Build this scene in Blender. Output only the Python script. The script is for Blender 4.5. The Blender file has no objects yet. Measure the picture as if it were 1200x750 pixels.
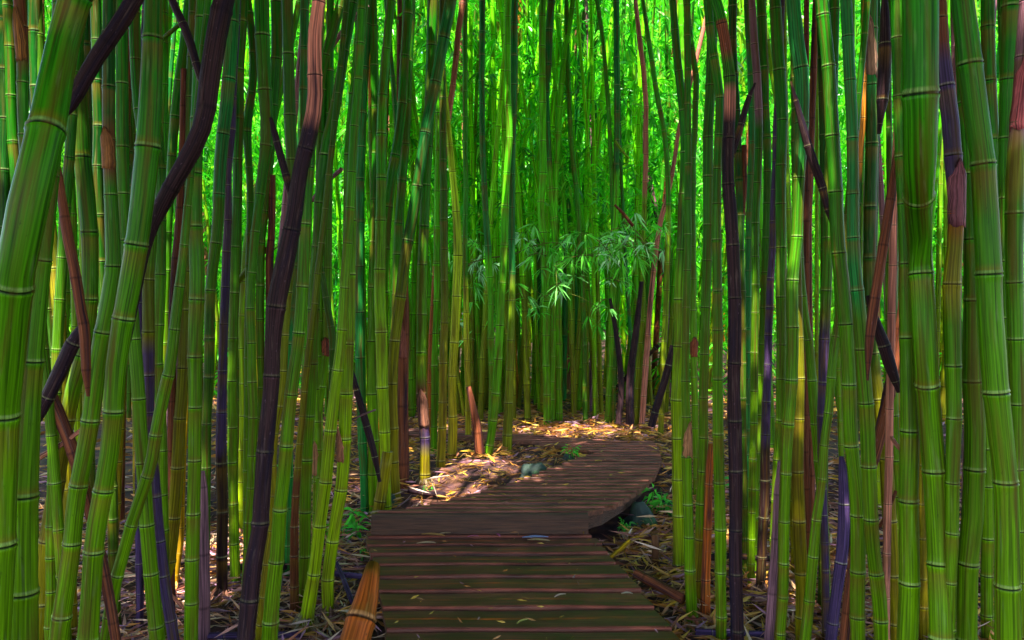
import bpy, math, random
import numpy as np
from mathutils import Vector

random.seed(7); rng = np.random.default_rng(7)
scene = bpy.context.scene
COL = scene.collection

# ------------------------------------------------------------------ camera
CAMZ = 1.47; F = 933.0; HZ = 340.0
PITCH = math.atan((375 - HZ) / F)
cd = bpy.data.cameras.new('camera'); cam = bpy.data.objects.new('camera', cd); COL.objects.link(cam)
cam.location = (0, 0, CAMZ); cam.rotation_euler = (math.pi/2 - PITCH, 0, 0)
cd.sensor_width = 36; cd.lens = 36 * F / 1200; cd.clip_start = 0.05; cd.clip_end = 600
scene.camera = cam
CP, SP = math.cos(PITCH), math.sin(PITCH)

def ray(x, y):
    a = (x - 600) / F; b = -(y - 375) / F
    return np.array([a, CP + b * SP, -SP + b * CP])
def at_depth(x, y, Y):
    r = ray(x, y); r = r / r[1] * Y
    return np.array([r[0], r[1], r[2] + CAMZ])
def at_z(x, y, z):
    r = ray(x, y); r = r / r[2] * (z - CAMZ)
    return np.array([r[0], r[1], z])
def proj(p):
    dx, dy, dz = p[0], p[1], p[2] - CAMZ
    f = dy * CP - dz * SP; u = dy * SP + dz * CP
    return 600 + F * dx / f, 375 - F * u / f, f

# ------------------------------------------------------------------ node helpers
def new_mat(name):
    m = bpy.data.materials.new(name); m.use_nodes = True
    nt = m.node_tree; nt.nodes.clear()
    return m, nt, nt.nodes, nt.links
def N(nodes, t, **kw):
    n = nodes.new(t)
    for k, v in kw.items():
        if k in n.inputs: n.inputs[k].default_value = v
        else: setattr(n, k, v)
    return n

def culm_material(name, rough, streak_lo, streak_hi, bump, stain, dead=False):
    m, nt, ns, L = new_mat(name)
    out = N(ns, 'ShaderNodeOutputMaterial'); bs = N(ns, 'ShaderNodeBsdfPrincipled')
    att = N(ns, 'ShaderNodeAttribute', attribute_name='Col')
    oi = N(ns, 'ShaderNodeObjectInfo'); tc = N(ns, 'ShaderNodeAttribute', attribute_name='Grain')
    add = N(ns, 'ShaderNodeVectorMath', operation='ADD')
    sc = N(ns, 'ShaderNodeVectorMath', operation='SCALE')
    comb = N(ns, 'ShaderNodeCombineXYZ')
    L.new(oi.outputs['Random'], comb.inputs[0]); L.new(oi.outputs['Random'], comb.inputs[2])
    L.new(comb.outputs[0], sc.inputs[0]); sc.inputs['Scale'].default_value = 37.0
    L.new(tc.outputs['Vector'], add.inputs[0]); L.new(sc.outputs[0], add.inputs[1])
    def stretched(sx, sz, scale, detail, distortion=0.0):
        mp = N(ns, 'ShaderNodeMapping'); mp.inputs['Scale'].default_value = (sx, sx, sz)
        nz = N(ns, 'ShaderNodeTexNoise'); nz.inputs['Scale'].default_value = scale
        nz.inputs['Detail'].default_value = detail; nz.inputs['Distortion'].default_value = distortion
        L.new(add.outputs[0], mp.inputs[0]); L.new(mp.outputs[0], nz.inputs['Vector'])
        return nz
    n1 = stretched(6.5, 3.2, 1.0, 5, 0.25)       # long fibres
    n2 = stretched(1.1, 2.4, 1.0, 5, 0.6)       # broad blotches running with the grain
    n3 = stretched(5, 55, 1.0, 5)             # specks
    mr = N(ns, 'ShaderNodeMapRange'); L.new(n1.outputs['Fac'], mr.inputs[0])
    mr.inputs[1].default_value = .3; mr.inputs[2].default_value = .68; mr.inputs[3].default_value = streak_lo; mr.inputs[4].default_value = streak_hi
    mul = N(ns, 'ShaderNodeMix', data_type='RGBA', blend_type='MULTIPLY'); mul.inputs[0].default_value = 1
    L.new(att.outputs['Color'], mul.inputs[6])
    L.new(mr.outputs[0], mul.inputs[7])
    # brown stain
    st = N(ns, 'ShaderNodeMapRange'); L.new(n2.outputs['Fac'], st.inputs[0])
    st.inputs[1].default_value = .47; st.inputs[2].default_value = .68; st.inputs[3].default_value = 0; st.inputs[4].default_value = stain
    mx = N(ns, 'ShaderNodeMix', data_type='RGBA', blend_type='MIX')
    L.new(st.outputs[0], mx.inputs[0]); L.new(mul.outputs[2], mx.inputs[6])
    mx.inputs[7].default_value = (.09, .05, .006, 1) if not dead else (.012, .008, .02, 1)
    # dark specks / lichen
    sp = N(ns, 'ShaderNodeMapRange'); L.new(n3.outputs['Fac'], sp.inputs[0])
    sp.inputs[1].default_value = .66; sp.inputs[2].default_value = .78; sp.inputs[3].default_value = 0; sp.inputs[4].default_value = .55
    mx2 = N(ns, 'ShaderNodeMix', data_type='RGBA', blend_type='MIX')
    L.new(sp.outputs[0], mx2.inputs[0]); L.new(mx.outputs[2], mx2.inputs[6])
    mx2.inputs[7].default_value = (.012, .018, .005, 1) if not dead else (.30, .17, .22, 1)
    n4 = stretched(2.6, 9, 1.0, 6)             # pale lichen and waxy bloom
    l4 = N(ns, 'ShaderNodeMapRange'); L.new(n4.outputs['Fac'], l4.inputs[0])
    l4.inputs[1].default_value = .60; l4.inputs[2].default_value = .80; l4.inputs[3].default_value = 0; l4.inputs[4].default_value = .38
    mx3 = N(ns, 'ShaderNodeMix', data_type='RGBA', blend_type='MIX')
    L.new(l4.outputs[0], mx3.inputs[0]); L.new(mx2.outputs[2], mx3.inputs[6])
    mx3.inputs[7].default_value = (.20, .27, .10, 1) if not dead else (.22, .14, .11, 1)
    mx2 = mx3
    L.new(mx2.outputs[2], bs.inputs['Base Color'])
    rr = N(ns, 'ShaderNodeMapRange'); L.new(n2.outputs['Fac'], rr.inputs[0])
    rr.inputs[1].default_value = .3; rr.inputs[2].default_value = .7; rr.inputs[3].default_value = rough - .1; rr.inputs[4].default_value = rough + .15
    L.new(rr.outputs[0], bs.inputs['Roughness'])
    bp = N(ns, 'ShaderNodeBump'); bp.inputs['Strength'].default_value = bump; bp.inputs['Distance'].default_value = .004
    L.new(n1.outputs['Fac'], bp.inputs['Height']); L.new(bp.outputs[0], bs.inputs['Normal'])
    bs.inputs['Specular IOR Level'].default_value = .10
    L.new(bs.outputs[0], out.inputs[0])
    return m

M_CULM = culm_material('living_culm', .42, .27, 1.5, .4, .75)
M_DEAD = culm_material('dead_culm', .55, .15, 2.3, 1.0, .85, True)

def leaf_material(name, trans=.5, rough=.4):
    m, nt, ns, L = new_mat(name)
    out = N(ns, 'ShaderNodeOutputMaterial'); bs = N(ns, 'ShaderNodeBsdfPrincipled')
    att = N(ns, 'ShaderNodeAttribute', attribute_name='Col')
    tr = N(ns, 'ShaderNodeBsdfTranslucent'); mx = N(ns, 'ShaderNodeMixShader'); mx.inputs[0].default_value = trans
    L.new(att.outputs['Color'], bs.inputs['Base Color']); bs.inputs['Roughness'].default_value = rough
    L.new(att.outputs['Color'], tr.inputs['Color'])
    L.new(bs.outputs[0], mx.inputs[1]); L.new(tr.outputs[0], mx.inputs[2]); L.new(mx.outputs[0], out.inputs[0])
    return m
M_LEAF = leaf_material('bamboo_leaf', .55, .33)
M_ROOF = leaf_material('canopy_leaf', .18, .5)
M_LITTER = leaf_material('dry_leaf', .15, .5)

def noise_material(name, c1, c2, scale, rough=.85, bump=.5, stretch=(1, 1, 1), c3=None, detail=8):
    m, nt, ns, L = new_mat(name)
    out = N(ns, 'ShaderNodeOutputMaterial'); bs = N(ns, 'ShaderNodeBsdfPrincipled'); tc = N(ns, 'ShaderNodeTexCoord')
    mp = N(ns, 'ShaderNodeMapping'); mp.inputs['Scale'].default_value = stretch
    nz = N(ns, 'ShaderNodeTexNoise'); nz.inputs['Scale'].default_value = scale; nz.inputs['Detail'].default_value = detail
    rp = N(ns, 'ShaderNodeValToRGB'); rp.color_ramp.elements[0].position = .32; rp.color_ramp.elements[1].position = .68
    rp.color_ramp.elements[0].color = (*c1, 1); rp.color_ramp.elements[1].color = (*c2, 1)
    if c3:
        e = rp.color_ramp.elements.new(.5); e.color = (*c3, 1)
    L.new(tc.outputs['Object'], mp.inputs[0]); L.new(mp.outputs[0], nz.inputs['Vector'])
    L.new(nz.outputs['Fac'], rp.inputs[0]); L.new(rp.outputs[0], bs.inputs['Base Color'])
    bs.inputs['Roughness'].default_value = rough
    bp = N(ns, 'ShaderNodeBump'); bp.inputs['Strength'].default_value = bump; bp.inputs['Distance'].default_value = .02
    L.new(nz.outputs['Fac'], bp.inputs['Height']); L.new(bp.outputs[0], bs.inputs['Normal'])
    L.new(bs.outputs[0], out.inputs[0])
    return m
M_GROUND = noise_material('forest_soil', (.02, .008, .010), (.16, .065, .03), 9, .95, .9, c3=(.07, .025, .025))
M_ROCK = noise_material('mossy_rock', (.02, .03, .03), (.03, .12, .02), 7, .8, .8, c3=(.03, .055, .04))
M_BEAM = noise_material('weathered_beam', (.035, .013, .007), (.12, .048, .024), 5, .7, .5, (1, 14, 30))

def wood_material(name, dark, light):
    m, nt, ns, L = new_mat(name)
    out = N(ns, 'ShaderNodeOutputMaterial'); bs = N(ns, 'ShaderNodeBsdfPrincipled'); tc = N(ns, 'ShaderNodeTexCoord')
    att = N(ns, 'ShaderNodeAttribute', attribute_name='Col')
    mp = N(ns, 'ShaderNodeMapping'); mp.inputs['Scale'].default_value = (2.2, 60, 60)
    nz = N(ns, 'ShaderNodeTexNoise'); nz.inputs['Scale'].default_value = 1.2; nz.inputs['Detail'].default_value = 8
    mp2 = N(ns, 'ShaderNodeMapping'); mp2.inputs['Scale'].default_value = (5, 9, 9)
    nz2 = N(ns, 'ShaderNodeTexNoise'); nz2.inputs['Scale'].default_value = 1.3; nz2.inputs['Detail'].default_value = 6
    L.new(tc.outputs['Object'], mp.inputs[0]); L.new(mp.outputs[0], nz.inputs['Vector'])
    L.new(tc.outputs['Object'], mp2.inputs[0]); L.new(mp2.outputs[0], nz2.inputs['Vector'])
    rp = N(ns, 'ShaderNodeValToRGB'); rp.color_ramp.elements[0].position = .3; rp.color_ramp.elements[1].position = .7
    rp.color_ramp.elements[0].color = (*dark, 1); rp.color_ramp.elements[1].color = (*light, 1)
    L.new(nz.outputs['Fac'], rp.inputs[0])
    mul = N(ns, 'ShaderNodeMix', data_type='RGBA', blend_type='MULTIPLY'); mul.inputs[0].default_value = 1
    L.new(rp.outputs[0], mul.inputs[6]); L.new(att.outputs['Color'], mul.inputs[7])
    r2 = N(ns, 'ShaderNodeMapRange'); L.new(nz2.outputs['Fac'], r2.inputs[0])
    r2.inputs[1].default_value = .35; r2.inputs[2].default_value = .65; r2.inputs[3].default_value = .55; r2.inputs[4].default_value = 1.3
    mul2 = N(ns, 'ShaderNodeMix', data_type='RGBA', blend_type='MULTIPLY'); mul2.inputs[0].default_value = 1
    L.new(mul.outputs[2], mul2.inputs[6]); L.new(r2.outputs[0], mul2.inputs[7])
    L.new(mul2.outputs[2], bs.inputs['Base Color'])
    rr = N(ns, 'ShaderNodeMapRange'); L.new(nz2.outputs['Fac'], rr.inputs[0]); rr.inputs[3].default_value = .3; rr.inputs[4].default_value = .7
    L.new(rr.outputs[0], bs.inputs['Roughness'])
    bp = N(ns, 'ShaderNodeBump'); bp.inputs['Strength'].default_value = .6; bp.inputs['Distance'].default_value = .004
    L.new(nz.outputs['Fac'], bp.inputs['Height']); L.new(bp.outputs[0], bs.inputs['Normal'])
    L.new(bs.outputs[0], out.inputs[0])
    return m
M_DECK = wood_material('wet_deck_boards', (.045, .017, .010), (.15, .058, .030))

# ------------------------------------------------------------------ mesh helpers
def mesh_from(name, verts, faces, cols=None, mat=None, smooth=True, grain=None):
    """verts (n,3) array; faces: (m,4) or list of index lists; cols (n,3) per-vertex"""
    me = bpy.data.meshes.new(name)
    verts = np.asarray(verts, dtype=np.float32)
    if isinstance(faces, np.ndarray):
        k = faces.shape[1]; nf = len(faces)
        me.vertices.add(len(verts)); me.vertices.foreach_set('co', verts.ravel())
        me.loops.add(nf * k); me.loops.foreach_set('vertex_index', faces.astype(np.int32).ravel())
        me.polygons.add(nf)
        me.polygons.foreach_set('loop_start', np.arange(0, nf * k, k, dtype=np.int32))
        me.polygons.foreach_set('loop_total', np.full(nf, k, dtype=np.int32))
        me.update(calc_edges=True)
    else:
        me.from_pydata([tuple(v) for v in verts], [], faces); me.update()
    me.polygons.foreach_set('use_smooth', np.full(len(me.polygons), smooth))
    if cols is not None:
        a = me.color_attributes.new('Col', 'FLOAT_COLOR', 'POINT')
        c = np.ones((len(verts), 4), dtype=np.float32); c[:, :3] = cols
        a.data.foreach_set('color', c.ravel())
    if grain is not None:
        a = me.attributes.new('Grain', 'FLOAT_VECTOR', 'POINT'); a.data.foreach_set('vector', np.asarray(grain, dtype=np.float32).ravel())
    if mat: me.materials.append(mat)
    return me
def add_obj(name, me, loc=(0, 0, 0), parent=None):
    o = bpy.data.objects.new(name, me); COL.objects.link(o); o.location = loc
    if parent: o.parent = parent
    return o
def tag(o, label=None, cat=None, group=None, kind=None):
    if label: o['label'] = label
    if cat: o['category'] = cat
    if group: o['group'] = group
    if kind: o['kind'] = kind
    return o

TONE = {  # base colours
 'g': (.060, .30, .003), 'b': (.14, .46, .003), 't': (.012, .18, .028), 'o': (.12, .22, .006),
 'y': (.30, .36, .012), 'n': (.13, .036, .014), 'r': (.34, .075, .010), 'k': (.022, .009, .010),
 'p': (.055, .03, .085), 'l': (.20, .09, .11), 'i': (.40, .14, .09), 'e': (.55, .20, .015), 'd': (.022, .15, .008)}
DEADT = set('nkplir')
TNAME = {'g': 'green', 'b': 'bright green', 't': 'teal green', 'o': 'olive', 'y': 'yellow green', 'n': 'brown', 'r': 'rust brown',
 'k': 'blackened', 'p': 'purple black', 'l': 'lilac brown', 'i': 'pink brown', 'e': 'orange', 'd': 'dark green'}

def smooth_path(P, R, k=8):
    P = np.asarray(P, float); R = np.asarray(R, float)
    if len(P) < 3: return P, R
    E = np.vstack([2 * P[0] - P[1], P, 2 * P[-1] - P[-2]])
    out = []; rr = []
    for i in range(len(P) - 1):
        a, b, c, d = E[i], E[i + 1], E[i + 2], E[i + 3]
        # centripetal-ish: limit tangents by segment length
        L = np.linalg.norm(c - b) + 1e-9
        t1 = (c - a); t1 = t1 / (np.linalg.norm(t1) + 1e-9) * L
        t2 = (d - b); t2 = t2 / (np.linalg.norm(t2) + 1e-9) * L
        for j in range(k):
            t = j / k; h = t * t * (3 - 2 * t)
            out.append((2*t**3 - 3*t**2 + 1) * b + (t**3 - 2*t**2 + t) * t1 + (-2*t**3 + 3*t**2) * c + (t**3 - t**2) * t2)
            rr.append(R[i] * (1 - h) + R[i + 1] * h)
    out.append(P[-1]); rr.append(R[-1])
    return np.array(out), np.array(rr)

PROFILE = [(-.8, .99, 1.0), (-.32, 1.02, 1.1), (-.13, 1.085, 1.35), (-.03, .99, .10), (.05, .99, .10), (.15, 1.09, 2.0), (.28, 1.02, 1.6), (.42, 1.0, 1.0), (1.0, .975, .93)]
PROFILE_FAR = [(-.4, 1.0, 1.1), (0, 1.07, .35), (.35, 1.03, 1.5), (.8, .98, 1.0)]
PROFILE_DEAD = [(-.4, 1.0, 1.0), (0, 1.05, .5), (.4, 1.0, 1.0)]

LASTGR = [None]
def tube(P, R, tone_at, spacing=4.6, sides=16, profile=PROFILE, nodes=None, rough=0, cap=True, hollow=False, rseed=0, fk=8):
    """P from base (index 0) to tip, R radii. returns verts, faces(list), cols"""
    r_ = random.Random(rseed)
    P, R = smooth_path(P, R, fk)
    seg = np.linalg.norm(np.diff(P, axis=0), axis=1); S = np.concatenate([[0], np.cumsum(seg)]); L = S[-1]
    rad = lambda s: float(np.interp(s, S, R))
    st = []   # (s, mult, colmult)
    if nodes is None:
        nodes = []; s = rad(0) * r_.uniform(1.5, 5)
        while s < L - rad(L):
            nodes.append(s); s += 2 * rad(s) * spacing * r_.uniform(.82, 1.2) * (0.75 + .25 * min(1, s / 1.0))
    st.append((0, 1.0, 1.0))
    nodes = sorted(nodes); prev = 0
    for i, s in enumerate(nodes):
        r = rad(s)
        if s - prev > 2.4 * r:
            m = 2 if s - prev < 10 * r else 3
            if rough: m = max(m, int((s - prev) / (2.2 * r)))
            for j in range(1, m): st.append((prev + (s - prev) * j / m, .985, .97))
        for off, mu, cm in profile: st.append((s + off * r, mu, cm))
        prev = s
    r = rad(L)
    if L - prev > 3 * r:
        for j in range(1, 3 if not rough else max(3, int((L - prev) / (2.2 * r)))): 
            st.append((prev + (L - prev) * j / (3 if not rough else max(3, int((L - prev) / (2.2 * r)))), .985, .97))
    st.append((L, 1.0, 1.0))
    st = [q for q in st if 0 <= q[0] <= L]; st.sort(key=lambda q: q[0])
    s = np.array([q[0] for q in st]); mu = np.array([q[1] for q in st]); cm = np.array([q[2] for q in st])
    C = np.stack([np.interp(s, S, P[:, i]) for i in range(3)], 1); rr = np.interp(s, S, R) * mu
    D = np.gradient(C, axis=0) if len(C) > 2 else np.repeat((C[-1] - C[0])[None], len(C), 0)
    # tangent from smooth path to avoid kinks between close rings
    T = np.gradient(P, axis=0); T /= np.linalg.norm(T, axis=1)[:, None] + 1e-9
    D = np.stack([np.interp(s, S, T[:, i]) for i in range(3)], 1); D /= np.linalg.norm(D, axis=1)[:, None] + 1e-9
    ref = np.array([0., 1., 0.]) if abs(D[:, 1]).mean() < .8 else np.array([0., 0., 1.])
    U = np.cross(D, ref); U /= np.linalg.norm(U, axis=1)[:, None] + 1e-9; V = np.cross(D, U)
    if nodes and not rough:
        zk = np.array([r_.uniform(-.13, .13) for _ in nodes]); offk = np.interp(s, np.array(nodes), zk) * rr
        C = C + U * offk[:, None]
    ang = np.arange(sides) / sides * 2 * math.pi
    n = len(s)
    radm = np.repeat(rr[:, None], sides, 1)
    if rough:
        ph = rng.uniform(0, 6.28, 4)
        lump = np.sin(ang[None] * 2 + ph[0] + s[:, None] * 3.1) * .5 + np.sin(ang[None] * 3 + ph[1] - s[:, None] * 7) * .5 + np.sin(ang[None] * 5 + ph[2] + s[:, None] * 13) * .4
        radm = radm * (1 + rough * lump)
        radm = radm * (1 + rough * .5 * rng.uniform(-1, 1, (n, sides)))
    verts = C[:, None, :] + radm[..., None] * (np.cos(ang)[None, :, None] * U[:, None, :] + np.sin(ang)[None, :, None] * V[:, None, :])
    verts = verts.reshape(-1, 3)
    cols = np.zeros((n, sides, 3))
    # internode tint
    nid = np.searchsorted(np.array(nodes) if nodes else np.array([1e9]), s)
    jit = [1 + r_.uniform(-.13, .13) for _ in range(len(nodes) + 2)]
    stain_n = [r_.random() < .3 for _ in range(len(nodes) + 2)]
    for i in range(n):
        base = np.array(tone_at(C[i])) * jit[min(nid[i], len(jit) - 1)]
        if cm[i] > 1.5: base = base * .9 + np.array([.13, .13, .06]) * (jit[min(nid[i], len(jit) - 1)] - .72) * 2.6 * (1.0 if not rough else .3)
        else: base = base * cm[i]
        if not rough and abs(cm[i] - 1.0) < .001 and 0 < nid[i] and stain_n[min(nid[i], len(stain_n) - 1)]: base = base * .55 + np.array([.10, .05, .005]) * .8
        cols[i] = base
    i, j = np.meshgrid(np.arange(n - 1), np.arange(sides), indexing='ij')
    gr = np.stack([np.tile(np.cos(ang), (n, 1)), np.tile(np.sin(ang), (n, 1)), np.repeat(s[:, None], sides, 1)], -1).reshape(-1, 3)
    a = i * sides + j; b = i * sides + (j + 1) % sides
    faces = np.stack([a, b, b + sides, a + sides], -1).reshape(-1, 4)
    cols = cols.reshape(-1, 3)
    F_ = [tuple(q) for q in faces.tolist()] if cap or hollow else faces
    if hollow:
        k = len(verts); top = (n - 1) * sides
        ring = C[-1] + (verts[top:top + sides] - C[-1]) * .72
        deep = C[-1] - D[-1] * rr[-1] * 2.5 + (verts[top:top + sides] - C[-1]) * .68
        verts = np.vstack([verts, ring, deep]); cols = np.vstack([cols, np.tile([.45, .38, .28], (sides, 1)), np.tile([.02, .012, .01], (sides, 1))]); gr = np.vstack([gr, gr[-sides:], gr[-sides:]])
        for q in range(sides):
            q2 = (q + 1) % sides
            F_.append((top + q, top + q2, k + q2, k + q)); F_.append((k + q, k + q2, k + sides + q2, k + sides + q))
        F_.append(tuple(range(k + sides, k + 2 * sides)))
    elif cap:
        F_.append(tuple(range((n - 1) * sides, n * sides)))
    LASTGR[0] = gr
    return verts, F_, cols

def tone_fn(style, Y):
    """style 'g' or 'o,412,p' : tone changes at that picture height (top to bottom), as heights on the culm"""
    parts = style.split(',')
    brk = []
    for q in range(1, len(parts), 2): brk.append((at_depth(600, float(parts[q]), Y)[2], parts[q + 1]))
    first = parts[0]
    def f(p):
        t = first
        for z, tn in brk:
            if p[2] < z: t = tn
        c = np.array(TONE[t])
        if t in 'gbody':     # living wood: older and yellower near the ground, painted shade (near) or glow (far) higher up
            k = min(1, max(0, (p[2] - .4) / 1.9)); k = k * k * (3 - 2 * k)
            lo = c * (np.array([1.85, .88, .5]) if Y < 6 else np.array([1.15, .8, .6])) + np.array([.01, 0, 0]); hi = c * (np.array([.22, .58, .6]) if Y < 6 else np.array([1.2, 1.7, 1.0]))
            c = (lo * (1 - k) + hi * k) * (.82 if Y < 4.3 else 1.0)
        return c
    return f

CULMS = []    # records for labelling
def make_culm(name, P, R, style, sides=16, far=False, nodes=None, spacing=4.6, rough=0, cap=True, hollow=False, seed=0, mat=None):
    base = np.array(P[0]); Y = base[1]
    dead = style.split(',')[0] in DEADT and len(style.split(',')) == 1
    prof = PROFILE_FAR if far else (PROFILE_DEAD if (dead and rough) else PROFILE)
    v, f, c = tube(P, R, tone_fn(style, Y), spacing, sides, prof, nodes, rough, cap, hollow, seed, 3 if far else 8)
    me = mesh_from(name, v - base, f, c, mat or (M_DEAD if dead else M_CULM), grain=LASTGR[0])
    return add_obj(name, me, tuple(base))

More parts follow.
